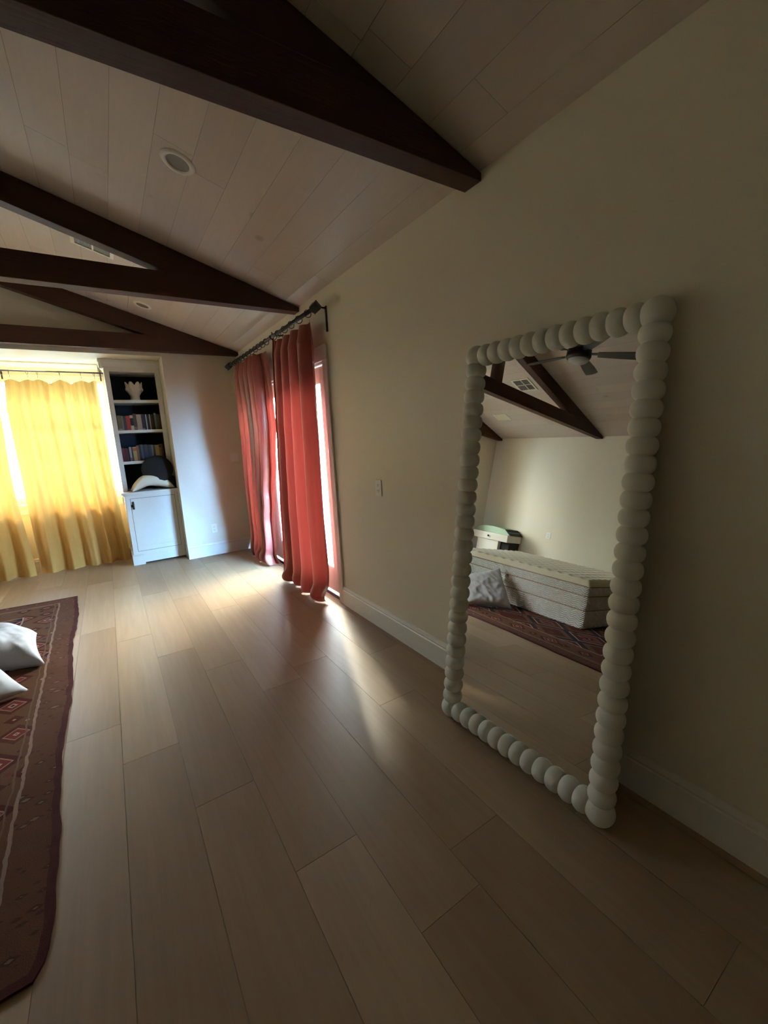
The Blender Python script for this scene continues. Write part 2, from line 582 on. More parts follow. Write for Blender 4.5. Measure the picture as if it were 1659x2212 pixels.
base_x('baseboard_far', YF, -1, NX1, XR)
base_x('baseboard_far_left', YF, -1, XL, NX0)
base_x('baseboard_window', NY, -1, NX0, 0.09)
base_x('baseboard_back', YB, 1, XL, XR)
# crown moulding above the window
bm = bmesh.new()
CP = [(NY, NZ), (NY - 0.085, NZ), (NY - 0.085, NZ - 0.015), (NY - 0.03, NZ - 0.06), (NY - 0.02, NZ - 0.085), (NY, NZ - 0.085)]
prism(bm, CP, 'x', NX0, 0.06)
struct('trim_1', bm, M['trim'])

# ------------------------------------------------------------------ window with frame, sashes and sill
bm = bmesh.new()
fw = 0.045
y0, y1 = NY + 0.03, NY + 0.10
box(bm, WX0 + fw, WX1 - .03, y0, y1, WZ0, WZ0 + fw); box(bm, WX0 + fw, WX1 - .03, y0, y1, WZ1 - fw, WZ1)
box(bm, WX0, WX0 + fw, y0, y1, WZ0, WZ1); box(bm, WX1 - 0.03, WX1, y0, y1, WZ0, WZ1)
w1 = struct('window_1', bm, M['trim'])
nu = 3
ww = (WX1 - WX0 - 0.075) / nu
for i in range(nu):
    xa = WX0 + fw + ww * i
    bm = bmesh.new()
    ya, yb = NY + 0.045, NY + 0.085
    s = 0.035
    box(bm, xa, xa + s, ya, yb, WZ0 + fw, WZ1 - fw); box(bm, xa + ww - s, xa + ww, ya, yb, WZ0 + fw, WZ1 - fw)
    for z in (WZ0 + fw, 2.045, WZ1 - fw - s):
        box(bm, xa + s, xa + ww - s, ya, yb, z, z + s)
    for z in (1.32, 1.70):
        box(bm, xa + s, xa + ww - s, ya + .01, yb - .01, z, z + 0.018)
    box(bm, xa + ww / 2 - .009, xa + ww / 2 + .009, ya + .012, yb - .012, WZ0 + fw + s, 2.044)
    obj('sash', bm, M['trim'], w1)
    bm = bmesh.new()
    box(bm, xa + s, xa + ww - s, NY + 0.063, NY + 0.067, WZ0 + fw, WZ1 - fw)
    obj('pane', bm, M['glass'], w1)
bm = bmesh.new()
box(bm, WX0 - 0.06, 0.115, NY - 0.035, NY + 0.03, WZ0 - 0.03, WZ0, 0.004)
box(bm, WX0 - 0.04, 0.105, NY - 0.018, NY, WZ0 - 0.12, WZ0 - 0.03)
obj('window_sill', bm, M['trim'], w1)

# ------------------------------------------------------------------ glazed doors in the right wall
CA = 0.08
bm = bmesh.new()
box(bm, XR - 0.018, XR, DY0 - CA, DY0 + 0.004, 0, DZ, 0.003)
box(bm, XR - 0.018, XR, DY1 - 0.004, DY1 + CA, 0, DZ, 0.003)
box(bm, XR - 0.020, XR, DY0 - CA, DY1 + CA, DZ, DZ + 0.122, 0.003)
struct('trim_2', bm, M['trim'])
bm = bmesh.new()
JT = 0.02
box(bm, XR, WO, DY0, DY0 + JT, 0, DZ); box(bm, XR, WO, DY1 - JT, DY1, 0, DZ); box(bm, XR, WO, DY0, DY1, DZ - JT, DZ)
struct('trim_3', bm, M['trim'])
bm = bmesh.new()
box(bm, XR + 0.005, WO + 0.03, DY0, DY1, -0.005, 0.028, 0.004)
t = struct('trim_4', bm, M['threshold'])
leaf_w = (0.87, 0.87, DY1 - DY0 - 2 * JT - 1.74)
for i in range(3):
    a = DY0 + JT + sum(leaf_w[:i]) + 0.002
    b = a + leaf_w[i] - 0.004
    bm = bmesh.new()
    xa, xb = 1.672, 1.712
    st = 0.145
    box(bm, xa, xb, a, a + st, 0.045, DZ - JT - 0.004, 0.003); box(bm, xa, xb, b - st, b, 0.045, DZ - JT - 0.004, 0.003)
    box(bm, xa, xb, a + st, b - st, 0.045, 0.27); box(bm, xa, xb, a + st, b - st, 2.0, DZ - JT - 0.004)
    # glazing bead
    for (p, q, r, s2) in ((a + st, a + st + .012, 0.27, 2.0), (b - st - .012, b - st, 0.27, 2.0), (a + st, b - st, 0.27, 0.282), (a + st, b - st, 1.988, 2.0)):
        box(bm, xa + 0.004, xb - 0.004, p, q, r, s2)
    d = struct('door_%d' % (i + 1), bm, M['trim'])
    bm = bmesh.new()
    box(bm, 1.689, 1.695, a + st, b - st, 0.27, 2.0)
    obj('pane', bm, M['glass'], d)
    if i == 0:
        for z in (0.28, 0.82, 1.36, 1.90):
            bm = bmesh.new()
            tube(bm, [(xa - 0.006, a - 0.001, z - 0.055), (xa - 0.006, a - 0.001, z + 0.055)], 0.0055, 8)
            box(bm, xa - 0.004, xa + 0.001, a, a + 0.018, z - 0.05, z + 0.05)
            obj('hinge', bm, M['iron'], d)

# ------------------------------------------------------------------ roof trusses
def truss(yf, label):
    yb = yf + 0.11
    t = thing('roof_truss', label, 'roof truss', (XM, (yf + yb) / 2, 2.64), 'dark stained roof trusses')
    zb, ch = 2.645, 0.178
    def zr(x): return zc(x) - 0.004
    # bottom chord, its ends cut to the roof slope
    bm = bmesh.new()
    xin_r = XR - max(0, (zb + ch - (ZE - 0.004))) / SL
    xin_l = XL + max(0, (zb + ch - (ZE - 0.004))) / SL
    prism(bm, [(XL + .002, zb), (XR - .002, zb), (XR - .002, ZE - 0.01), (xin_r, zb + ch), (xin_l, zb + ch), (XL + .002, ZE - 0.01)], 'y', yf, yb, 0.003)
    obj('bottom_chord', bm, M['beam'], t)
    rd = 0.185
    for s in (1, -1):
        bm = bmesh.new()
        xe = XR if s > 0 else XL
        # lower edge meets the chord top where zr - rd = zb+ch
        xl = XM + s * ((ZT - rd - .004 - (zb + ch)) / SL)
        xo = xin_r if s > 0 else xin_l
        prism(bm, [(XM, ZT - .004), (xo, zb + ch + .0005), (xl, zb + ch + .0005), (XM, ZT - .004 - rd)], 'y', yf + .001, yb - .001, 0.003)
        obj('rafter', bm, M['beam'], t)
    bm = bmesh.new()
    prism(bm, [(XM - .065, zb + ch), (XM + .065, zb + ch), (XM + .065, ZT - rd - .02), (XM, ZT - rd - .004), (XM - .065, ZT - rd - .02)], 'y', yf + .002, yb - .002, 0.003)
    obj('king_post', bm, M['beam'], t)
truss(1.57, 'nearest dark brown wooden roof truss, above the tall mirror')
truss(3.81, 'middle dark brown wooden roof truss, ending above the near end of the curtain rod')
truss(5.92, 'farthest dark brown wooden roof truss, against the far wall above the bookcase')

# ------------------------------------------------------------------ leaning mirror
a, b = math.radians(7.15), math.radians(-1.3)
nrm = Vector((-math.cos(a) * math.cos(b), math.cos(a) * math.sin(b), math.sin(a)))
hy = Vector((0, 0, 1)).cross(nrm).normalized()            # horizontal in the mirror plane
vz = nrm.cross(hy).normalized()
if vz.z < 0: vz = -vz
if hy.y < 0: hy = -hy                                     # towards the far wall
MO = Vector((1.372, 1.15, 0.054))
HW, HH = 0.405, 1.815
mir = thing('floor_mirror', 'tall white leaning floor mirror with a bubbled bead frame', 'mirror', (1.372, 1.15, 0.0))
def MP(u, v, w=0.0):
    return MO + hy * u + vz * v + nrm * w
BR, NR = 0.0505, 0.030
def beads(p, q, n):
    """a turned rail of n beads between the two end points"""
    bm = bmesh.new()
    p, q = Vector(p), Vector(q)
    L = (q - p).length
    step = L / n
    prof = []
    S = 9
    for i in range(n):
        c = (i + 0.5) * step
        for k in range(S):
            th = -PI / 2 + PI * (k + 0.5) / S
            ex = math.sin(th)
            prof.append((NR + (BR - NR) * 1.0 * max(0, math.cos(th)) ** 0.95, c + ex * step * 0.5))
    lathe(bm, prof, p, q - p, 28)
    return bm
def rail(name, A, B, n, eo):
    d = (B - A).normalized()
    return obj(name, beads(A + d * eo, B - d * eo, n), M['mirror_frame'], mir, True)
TL, TR, BL, BRt = MP(HW, HH), MP(-HW, HH), MP(HW, 0), MP(-HW, 0)
rail('side_rail', BRt, TR, 28, 0.034)
rail('side_rail', BL, TL, 28, 0.034)
rail('top_rail', TL, TR, 12, 0.034)
rail('bottom_rail', BL, BRt, 12, 0.034)
for c in (TL, TR, BL, BRt):
    bm = bmesh.new()
    bmesh.ops.create_uvsphere(bm, u_segments=32, v_segments=20, radius=0.054)
    bmesh.ops.translate(bm, verts=bm.verts, vec=c)
    obj('corner_ball', bm, M['mirror_frame'], mir, True)
def slab(u0, u1, v0, v1, w0, w1):
    bm = bmesh.new()
    vs = [bm.verts.new(MP(u, v, w)) for w in (w0, w1) for (u, v) in ((u0, v0), (u1, v0), (u1, v1), (u0, v1))]
    for f in ((0, 1, 2, 3), (7, 6, 5, 4), (0, 4, 5, 1), (1, 5, 6, 2), (2, 6, 7, 3), (3, 7, 4, 0)):
        bm.faces.new([vs[i] for i in f])
    return bm
obj('glass', slab(-HW + .012, HW - .012, .012, HH - .012, -0.006, 0.0), M['mirror'], mir)
obj('back_panel', slab(-HW + .01, HW - .01, .01, HH - .01, -0.018, -0.007), M['beam'], mir)

# ------------------------------------------------------------------ outlets and switches
def plate(name, label, cat, c, ax, w, h, kind, group=None):
    """c = centre on the wall face, ax = outward axis"""
    t = thing(name, label, cat, c, group)
    cx, cy, cz = c
    d = 0.006
    def bx(u0, u1, z0, z1, d0, d1, bev=0):
        bm = bmesh.new()
        if ax == '-x': box(bm, cx - d1, cx - d0, cy + u0, cy + u1, cz + z0, cz + z1, bev)
        if ax == '+x': box(bm, cx + d0, cx + d1, cy + u0, cy + u1, cz + z0, cz + z1, bev)
        if ax == '-y': box(bm, cx + u0, cx + u1, cy - d1, cy - d0, cz + z0, cz + z1, bev)
        return bm
    obj('cover_plate', bx(-w / 2, w / 2, -h / 2, h / 2, 0, d, 0.002), M['white'], t)
    if kind == 'outlet':
        for s in (-1, 1):
            rc_ = obj('receptacle', bx(-.017, .017, s * .021 - .014, s * .021 + .014, d, d + .002, 0.001), M['white'], t)
            bm = bmesh.new()
            for (u, z0, z1) in ((-.007, -.004, .006), (.007, -.004, .006), (0, -.010, -.006)):
                bb = bx(u - .0016, u + .0016, s * .021 + z0, s * .021 + z1, d + .0018, d + .0026)
                me = bpy.data.meshes.new('t'); bb.to_mesh(me); bb.free(); bm.from_mesh(me); bpy.data.meshes.remove(me)
            obj('slots', bm, M['vent_dark'], rc_)
    else:
        for s in ((-1, 1) if w > .09 else (0,)):
            obj('switch', bx(s * .023 - .016, s * .023 + .016, -.033, .033, d, d + .004, 0.001), M['white'], t)
plate('wall_outlet', 'white wall outlet on the right wall between the curtain and the mirror', 'outlet', (XR, 2.62, 1.125), '-x', 0.08, 0.12, 'outlet')
plate('wall_outlet', 'white wall outlet low on the far wall above the baseboard', 'outlet', (1.10, YF, 0.37), '-y', 0.075, 0.12, 'outlet')
plate('light_switch', 'white double light switch on the far wall beside the curtain', 'switch', (1.475, YF, 1.32), '-y', 0.115, 0.12, 'switch')
plate('wall_outlet', 'small white outlet on the opposite wall, seen in the mirror', 'outlet', (XL, 4.51, 0.86), '+x', 0.09, 0.12, 'outlet')

# ------------------------------------------------------------------ ceiling fittings
def slope_frame(x, y):
    n = Vector((-SL, 0, -1)).normalized() if x > XM else Vector((SL, 0, -1)).normalized()
    n = Vector((-SL if x > XM else SL, 0, -1)).normalized()
    v = Vector((0, 1, 0))
    u = v.cross(n).normalized()
    return Vector((x, y, zc(x))), u, v, n
def downlight(x, y, label):
    o, u, v, n = slope_frame(x, y)
    t = thing('recessed_light', label, 'ceiling light', o, 'recessed ceiling lights')
    bm = bmesh.new()
    lathe(bm, [(0.058, 0.0), (0.060, 0.006), (0.068, 0.011), (0.082, 0.009), (0.090, 0.001)], o, n, 40, cap=False)
    obj('trim_ring', bm, M['white'], t, True)
    bm = bmesh.new()
    lathe(bm, [(0.0585, 0.005), (0.052, 0.003), (0.044, 0.0015), (0.0001, 0.001)], o, n, 40, cap=False)
    obj('baffle', bm, M['lamp_in'], t, True)
downlight(0.549, 2.75, 'round white recessed ceiling light between the nearest and middle trusses')
downlight(0.552, 5.468, 'round white recessed ceiling light between the middle and farthest trusses')
def register(x, y, w, h, label, faint=False):
    o, u, v, n = slope_frame(x, y)
    t = thing('air_vent', label, 'air vent', o)
    def sb(u0, u1, v0, v1, n0, n1):
        bm = bmesh.new()
        vs = [bm.verts.new(o + u * a + v * b + n * c) for c in (n0, n1) for (a, b) in ((u0, v0), (u1, v0), (u1, v1), (u0, v1))]
        for f in ((0, 1, 2, 3), (7, 6, 5, 4), (0, 4, 5, 1), (1, 5, 6, 2), (2, 6, 7, 3), (3, 7, 4, 0)):
            bm.faces.new([vs[i] for i in f])
        return bm
    def join(bms):
        bm = bmesh.new()
        for bb in bms:
            me = bpy.data.meshes.new('t'); bb.to_mesh(me); bb.free(); bm.from_mesh(me); bpy.data.meshes.remove(me)
        return bm
    f = 0.028
    obj('frame', join([sb(-w/2, w/2, -h/2, -h/2 + f, 0, .010), sb(-w/2, w/2, h/2 - f, h/2, 0, .010), sb(-w/2, -w/2 + f, -h/2 + f, h/2 - f, 0, .010), sb(w/2 - f, w/2, -h/2 + f, h/2 - f, 0, .010)]), M['vent'], t)
    obj('backing', sb(-w/2 + f, w/2 - f, -h/2 + f, h/2 - f, 0.0005, .002), M['vent'] if faint else M['vent_dark'], t)
    if not faint:
        bs = [sb(-.006, .006, -h/2 + f, h/2 - f, 0.002, .009), sb(-w/2 + f, w/2 - f, -.02, -.008, 0.002, .009)]
        obj('divider', join(bs), M['vent'], t)
    n_ = 11
    bl = []
    for i in range(n_):
        c = -w/2 + f + (w - 2*f) * (i + .5) / n_
        bl.append(sb(c - .0035, c + .0035, -h/2 + f, h/2 - f, 0.002, .007))
    obj('louvers', join(bl), M['vent'] if faint else M['vent_dark'], t)
register(-2.39, 4.35, 0.32, 0.32, 'square white ceiling air vent with dark louvers, seen in the mirror')
register(-3.21, 5.37, 0.20, 0.30, 'pale flat ceiling vent near the opposite wall, seen in the mirror', True)
register(0.145, 4.36, 0.30, 0.30, 'white ceiling air vent half hidden behind the middle truss rafter')

# ceiling fan
FX, FY, FZ = XM, 2.75, 2.95
fan = thing('ceiling_fan', 'black ceiling fan with a round pale light, hanging from the ridge', 'ceiling fan', (FX, FY, ZT))
bm = bmesh.new(); lathe(bm, [(0.0001, -0.0), (0.07, 0.0), (0.065, 0.04), (0.03, 0.07), (0.0001, 0.07)], (FX, FY, ZT - 0.012), (0, 0, -1), 24, False)
obj('canopy', bm, M['fan'], fan, True)
bm = bmesh.new(); tube(bm, [(FX, FY, ZT - 0.07), (FX, FY, FZ + 0.12)], 0.013, 12)
obj('downrod', bm, M['fan'], fan, True)
bm = bmesh.new(); lathe(bm, [(0.0001, 0.13), (0.05, 0.13), (0.07, 0.10), (0.125, 0.07), (0.13, 0.0), (0.115, -0.03), (0.0001, -0.03)], (FX, FY, FZ), (0, 0, 1), 32, False)
obj('motor_housing', bm, M['fan'], fan, True)
bm = bmesh.new(); lathe(bm, [(0.105, -0.03), (0.105, -0.045), (0.09, -0.060), (0.05, -0.068), (0.0001, -0.070)], (FX, FY, FZ), (0, 0, 1), 32, False)
obj('light_lens', bm, M['lens'], fan, True)
for i in range(5):
    th = 2 * PI * i / 5 + 0.35
    R_ = Matrix.Translation((FX, FY, FZ + 0.03)) @ Matrix.Rotation(th, 4, 'Z') @ Matrix.Rotation(math.radians(12), 4, 'X')
    bm = bmesh.new()
    outline = []
    for k in range(15):
        s = k / 14
        outline.append((0.19 + 0.46 * s, 0.045 + 0.022 * math.sin(PI * min(1, s * 1.1) * 0.5)))
    pts = [(x_, w_) for x_, w_ in outline] + [(0.67, 0.04), (0.675, 0.0), (0.67, -0.04)] + [(x_, -w_) for x_, w_ in reversed(outline)]
    prism(bm, pts, 'z', -0.004, 0.004)
    bmesh.ops.transform(bm, matrix=R_, verts=bm.verts)
    bl = obj('blade', bm, M['fan'], fan)
    bm = bmesh.new(); box(bm, 0.10, 0.24, -0.02, 0.02, 0.004, 0.010, 0.002)
    bmesh.ops.transform(bm, matrix=R_, verts=bm.verts)
    obj('blade_bracket', bm, M['iron'], bl)

# ------------------------------------------------------------------ built-in bookcase
def join(bms):
    bm = bmesh.new()
    for bb in bms:
        me = bpy.data.meshes.new('t'); bb.to_mesh(me); bb.free(); bm.from_mesh(me); bpy.data.meshes.remove(me)
    return bm
def B(*a, **k):
    bm = bmesh.new(); box(bm, *a, **k); return bm
CY = 6.275
case = thing('bookcase', 'white built-in bookcase with dark back over a single door cabinet', 'bookcase', (0.42, 6.6, 0))
CXL, CXR = 0.118, NX1 - 0.003
body = obj('cabinet_body', join([B(CXL, CXR, CY + 0.02, NY - .002, 0.10, 0.925),
    B(CXL, 0.172, CY, CY + .02, 0.10, 0.925), B(0.695, CXR, CY, CY + .02, 0.10, 0.925),
    B(0.172, 0.695, CY, CY + .02, 0.875, 0.925), B(0.172, 0.695, CY, CY + .02, 0.10, 0.175)]), M['trim'], case)
obj('plinth', join([B(CXL - .018, 0.238, CY - .016, NY - .02, 0.0, 0.125, bev=.003), B(CXL - .012, 0.234, CY - .01, NY - .02, 0.125, 0.14, bev=.003), B(0.238, CXR, CY - .004, CY + .03, 0.022, 0.12)]), M['trim'], case)
obj('countertop', join([B(CXL - .03, CXR, CY - .03, NY - .002, 0.93, 0.955, bev=.004), B(CXL - .012, CXR, CY - .012, NY - .002, 0.912, 0.93, bev=.003)]), M['trim'], case)
dx0, dx1, dz0, dz1 = 0.177, 0.690, 0.180, 0.870
dr = obj('door', join([B(dx0, dx0 + .06, CY + .001, CY + .019, dz0, dz1), B(dx1 - .06, dx1, CY + .001, CY + .019, dz0, dz1),
    B(dx0 + .06, dx1 - .06, CY + .001, CY + .019, dz0, dz0 + .06), B(dx0 + .06, dx1 - .06, CY + .001, CY + .019, dz1 - .06, dz1), B(dx0 + .055, dx1 - .055, CY + .008, CY + .018, dz0 + .055, dz1 - .055)]), M['trim'], case)
obj('door_gap', join([B(dx0 - .005, dx0, CY + .004, CY + .019, dz0 - .005, dz1 + .005), B(dx1, dx1 + .005, CY + .004, CY + .019, dz0 - .005, dz1 + .005),
    B(dx0, dx1, CY + .004, CY + .019, dz0 - .005, dz0), B(dx0, dx1, CY + .004, CY + .019, dz1, dz1 + .005)]), M['vent_dark'], case)
obj('latch', join([B(0.190, 0.212, CY - .014, CY + .001, 0.735, 0.835, bev=.003), B(0.172, 0.192, CY - .006, CY + .001, 0.765, 0.795, bev=.002), B(0.194, 0.208, CY - .026, CY - .012, 0.75, 0.80, bev=.003)]), M['iron'], dr)
UY = 6.45
obj('face_frame', join([B(CXL, 0.172, UY, UY + .02, 0.955, 2.51), B(0.677, CXR, UY, UY + .02, 0.955, 2.51), B(0.172, 0.677, UY, UY + .02, 2.47, 2.51)]), M['trim'], case)
obj('side_panel', B(CXL, CXL + .02, UY + .02, NY - .002, 0.955, 2.51), M['trim'], case)
obj('side_panel', B(CXR - .02, CXR, UY + .02, NY - .002, 0.955, 2.51), M['trim'], case)
obj('top_panel', B(CXL + .02, CXR - .02, UY + .02, NY - .002, 2.47, 2.51), M['trim'], case)
obj('lining', join([B(CXL + .02, CXR - .02, NY - .02, NY - .004, 0.955, 2.47), B(CXL + .0205, CXL + .024, UY + .021, NY - .02, 0.956, 2.469), B(CXR - .024, CXR - .0205, UY + .021, NY - .02, 0.956, 2.469)]), M['navy'], case)
SH = (1.327, 1.727, 2.107)
for z in SH:
    obj('shelf', B(CXL + .024, CXR - .024, UY + .002, NY - .02, z - 0.02, z + 0.016), M['trim'], case)
bm = bmesh.new()
prism(bm, [(UY, 2.50), (UY - .012, 2.50), (UY - .015, 2.525), (UY - .05, 2.575), (UY - .052, NZ - .004), (UY, NZ - .004)], 'x', CXL - 0.045, CXR)
prism(bm, [(CXL, 2.50), (CXL - .012, 2.50), (CXL - .015, 2.525), (CXL - .05, 2.575), (CXL - .052, NZ - .004), (CXL, NZ - .004)], 'y', UY - 0.05, NY - .09)
obj('cornice', bm, M['trim'], case)

# books
def book_mat(c):
    key = 'book_%d' % (hash(c) % 100000)
    if key not in M:
        M[key] = paint('book_cover', c, 0.6, 0.12, 0.1, 50)
    return M[key]
M['page'] = paint('book_pages', (0.55, 0.48, 0.36), 0.9, 0.05, 0.3, 300)
def book(x, z, w, h, d, col, label, band=None, grp=None, tilt=0.0):
    yb = 6.505
    t = thing('book', label, 'book', (x + w / 2, yb + d / 2, z), grp)
    c = 0.0018
    bms = [B(x, x + c, yb + .003, yb + d, z, z + h), B(x + w - c, x + w, yb + .003, yb + d, z, z + h), B(x, x + w, yb, yb + .004, z, z + h, bev=.0012)]
    bm = join(bms)
    obj('cover', bm, book_mat(col), t)
    obj('pages', B(x + c, x + w - c, yb + .004, yb + d - .004, z + .003, z + h - .003), M['page'], t)
    if band:
        for (f0, f1, bc) in band:
            obj('spine_band', B(x + .0006, x + w - .0006, yb - .0008, yb + .0002, z + h * f0, z + h * f1), book_mat(bc), t)
G1, G2 = 'books on the upper book shelf', 'books on the lower book shelf'
up = [
 (.020, .190, (.055, .016, .014), 'narrow maroon book at the left end of the upper book shelf', None),
 (.040, .190, (.150, .125, .060), 'thick olive brown book second from the left on the upper book shelf', [(.03, .12, (.30, .27, .22))]),
 (.016, .185, (.20, .17, .15), 'thin greyish book left of the mauve one on the upper book shelf', None),
 (.028, .182, (.075, .055, .058), 'dark mauve book beside the red one on the upper book shelf', None),
 (.038, .186, (.36, .052, .036), 'bright red book on the upper book shelf', None),
 (.032, .198, (.030, .022, .020), 'black book with cream bands at top and bottom, right of the red one', [(.78, .97, (.48, .38, .30)), (.02, .30, (.50, .43, .26))]),
 (.034, .212, (.105, .072, .045), 'tall brown book right of the cream banded black one', [(.05, .20, (.25, .15, .12))]),
 (.048, .200, (.38, .26, .165), 'thick tan book in the middle of the upper book shelf', None),
 (.026, .204, (.040, .030, .026), 'black book just right of the thick tan one', [(.03, .10, (.25, .25, .12))]),
 (.018, .196, (.032, .026, .024), 'slim black book left of a grey white one, upper book shelf', None),
 (.011, .200, (.42, .42, .44), 'thin grey white book right of the middle, upper book shelf', None),
 (.026, .196, (.028, .024, .020), 'black book between two thin pale books, upper book shelf', None),
 (.011, .202, (.48, .45, .40), 'thin cream white book right of the middle, upper book shelf', None),
 (.022, .196, (.060, .045, .022), 'dark olive book with worn spine, upper book shelf', None),
 (.018, .200, (.030, .026, .022), 'dark book left of the slate blue ones, upper book shelf', None),
 (.020, .218, (.15, .19, .20), 'tall slate blue book near the right end of the upper book shelf', [(.90, .98, (.30, .34, .35))]),
 (.018, .205, (.075, .095, .080), 'grey green book second from the right on the upper book shelf', None),
 (.022, .200, (.125, .075, .020), 'ochre brown book at the right end of the upper book shelf', None)]
lo = [
 (.036, .178, (.150, .040, .038), 'dark red book at the left end of the lower book shelf', None),
 (.030, .172, (.100, .022, .026), 'crimson book second from the left on the lower book shelf', None),
 (.016, .165, (.045, .014, .014), 'thin maroon book third from the left on the lower book shelf', None),
 (.018, .186, (.30, .28, .28), 'pale grey book with a speckled foot on the lower book shelf', [(.05, .25, (.12, .11, .12))]),
 (.014, .180, (.05, .030, .026), 'thin dark book between the pale grey and the yellow ones', None),
 (.034, .184, (.40, .25, .085), 'thick yellow ochre book on the lower book shelf', [(.72, .95, (.34, .10, .03))]),
 (.022, .200, (.20, .075, .030), 'rust brown book right of the yellow ochre one', None),
 (.022, .206, (.028, .026, .026), 'black book right of the rust brown one, lower book shelf', None),
 (.016, .210, (.070, .066, .075), 'slim grey book at the middle of the lower book shelf', None),
 (.022, .206, (.032, .026, .030), 'black book right of the slim grey one, lower book shelf', None),
 (.020, .212, (.045, .040, .048), 'charcoal book behind the round black cushion', None),
 (.022, .208, (.030, .026, .032), 'near black book above the left of the black cushion', None),
 (.018, .205, (.055, .045, .042), 'dark taupe book above the black cushion', None),
 (.014, .202, (.150, .125, .085), 'thin dull tan book left of the beige ones, lower book shelf', None),
 (.020, .200, (.060, .050, .035), 'dark olive book left of the beige one, lower book shelf', None),
 (.038, .198, (.36, .27, .155), 'thick beige book near the right end of the lower book shelf', None),
 (.020, .205, (.26, .125, .045), 'orange brown book second from the right on the lower book shelf', [(.8, .95, (.10, .03, .02))]),
 (.020, .208, (.14, .085, .05), 'brown book at the right end of the lower book shelf', None)]
def row(lst, z, x0, x1, g):
    tot = sum(b_[0] for b_ in lst)
    k_ = (x1 - x0) / tot
    x = x0
    for w, h, c, lab, band in lst:
        book(x + .0004, z, w * k_ - .0008, h, 0.14 + 0.01 * (h > .2), c, lab, band, g)
        x += w * k_
row(up, 1.743, 0.158, 0.672, G1)
row(lo, 1.343, 0.158, 0.660, G2)

# scalloped vase on the top shelf
bm = bmesh.new()
SEG, RW = 64, 26
vc = Vector((0.425, 6.60, 2.123))
def vfn(u, v):
    th = 2 * PI * u
    t = v
    r = 0.062 - 0.008 * math.sin(PI * min(1, t * 2.2)) + 0.030 * min(1, max(0, (t - 0.30) / 0.35)) ** 1.1
    lobes = abs(math.cos(3.5 * th + 0.5))
    k_ = max(0, (t - 0.45) / 0.55)
    r *= 1 + 0.20 * k_ * (lobes - 0.45) + 0.16 * math.exp(-((t - .62) / .09) ** 2) * (1 if math.cos(7 * th) > 0 else -.3)
    z = 0.215 * t + 0.030 * k_ ** 2 * (lobes - 0.5) * 1.6
    return vc + Vector((r * math.cos(th), r * math.sin(th), z))
V = [[bm.verts.new(vfn(i / SEG, j / RW)) for i in range(SEG)] for j in range(RW + 1)]
for j in range(RW):
    for i in range(SEG):
        bm.faces.new((V[j][i], V[j][(i + 1) % SEG], V[j + 1][(i + 1) % SEG], V[j + 1][i]))
bm.faces.new(V[0])
IN = [[bm.verts.new(vc + (V[j][i].co - vc) * 1.0 - Vector(((V[j][i].co - vc).x, (V[j][i].co - vc).y, 0)) * 0.08) for i in range(SEG)] for j in range(RW, 3, -1)]
prev = V[RW]
for ringv in IN:
    for i in range(SEG):
        bm.faces.new((prev[i], prev[(i + 1) % SEG], ringv[(i + 1) % SEG], ringv[i]))
    prev = ringv
bm.faces.new(prev)
v_ = obj('vase', bm, M['cream'], None, True)
tag(v_, 'cream scalloped ceramic vase alone on the top shelf of the bookcase', 'vase')

# ------------------------------------------------------------------ soft goods
def pillow_bm(w, h, th, nseg=36, wr=0.02, seed=0, pinch=0.10, fold=None):
    bm = bmesh.new()
    def f(u, v, s):
        a_, b_ = 2 * u - 1, 2 * v - 1
        edge = max(0.0, (1 - abs(a_) ** 3.2)) * max(0.0, (1 - abs(b_) ** 3.2))
        t = th * edge ** 0.55
        cx = a_ * (1 - pinch * (1 - abs(b_) ** 2)) * w / 2
        cy = b_ * (1 - pinch * (1 - abs(a_) ** 2)) * h / 2
        p = Vector((cx, cy, s * t / 2))
        q = Vector((cx * 5, cy * 5, seed + s * 3))
        n_ = noise.noise(q) * 0.6 + noise.noise(q * 2.3) * 0.4 + 0.9 * (0.5 - abs(noise.noise(Vector((cx * 3 + 7, cy * 9, seed)))))
        p.z += s * wr * n_ * edge ** 0.5
        if fold: p = fold(p)
        return p
    T = [[bm.verts.new(f(i / nseg, j / nseg, 1)) for i in range(nseg + 1)] for j in range(nseg + 1)]
    Bo = [[T[j][i] if i in (0, nseg) or j in (0, nseg) else bm.verts.new(f(i / nseg, j / nseg, -1)) for i in range(nseg + 1)] for j in range(nseg + 1)]
    for j in range(nseg):
        for i in range(nseg):
            bm.faces.new((T[j][i], T[j][i + 1], T[j + 1][i + 1], T[j + 1][i]))
            bm.faces.new((Bo[j][i], Bo[j + 1][i], Bo[j + 1][i + 1], Bo[j][i + 1]))
    return bm
def place(bm, loc, rx=0, ry=0, rz=0):
    m = Matrix.Translation(loc) @ Matrix.Rotation(rz, 4, 'Z') @ Matrix.Rotation(ry, 4, 'Y') @ Matrix.Rotation(rx, 4, 'X')
    bmesh.ops.transform(bm, matrix=m, verts=bm.verts)
    return bm
def settle(bm, z):
    lo_ = min(v.co.z for v in bm.verts)
    for v in bm.verts: v.co.z += z - lo_
    return bm

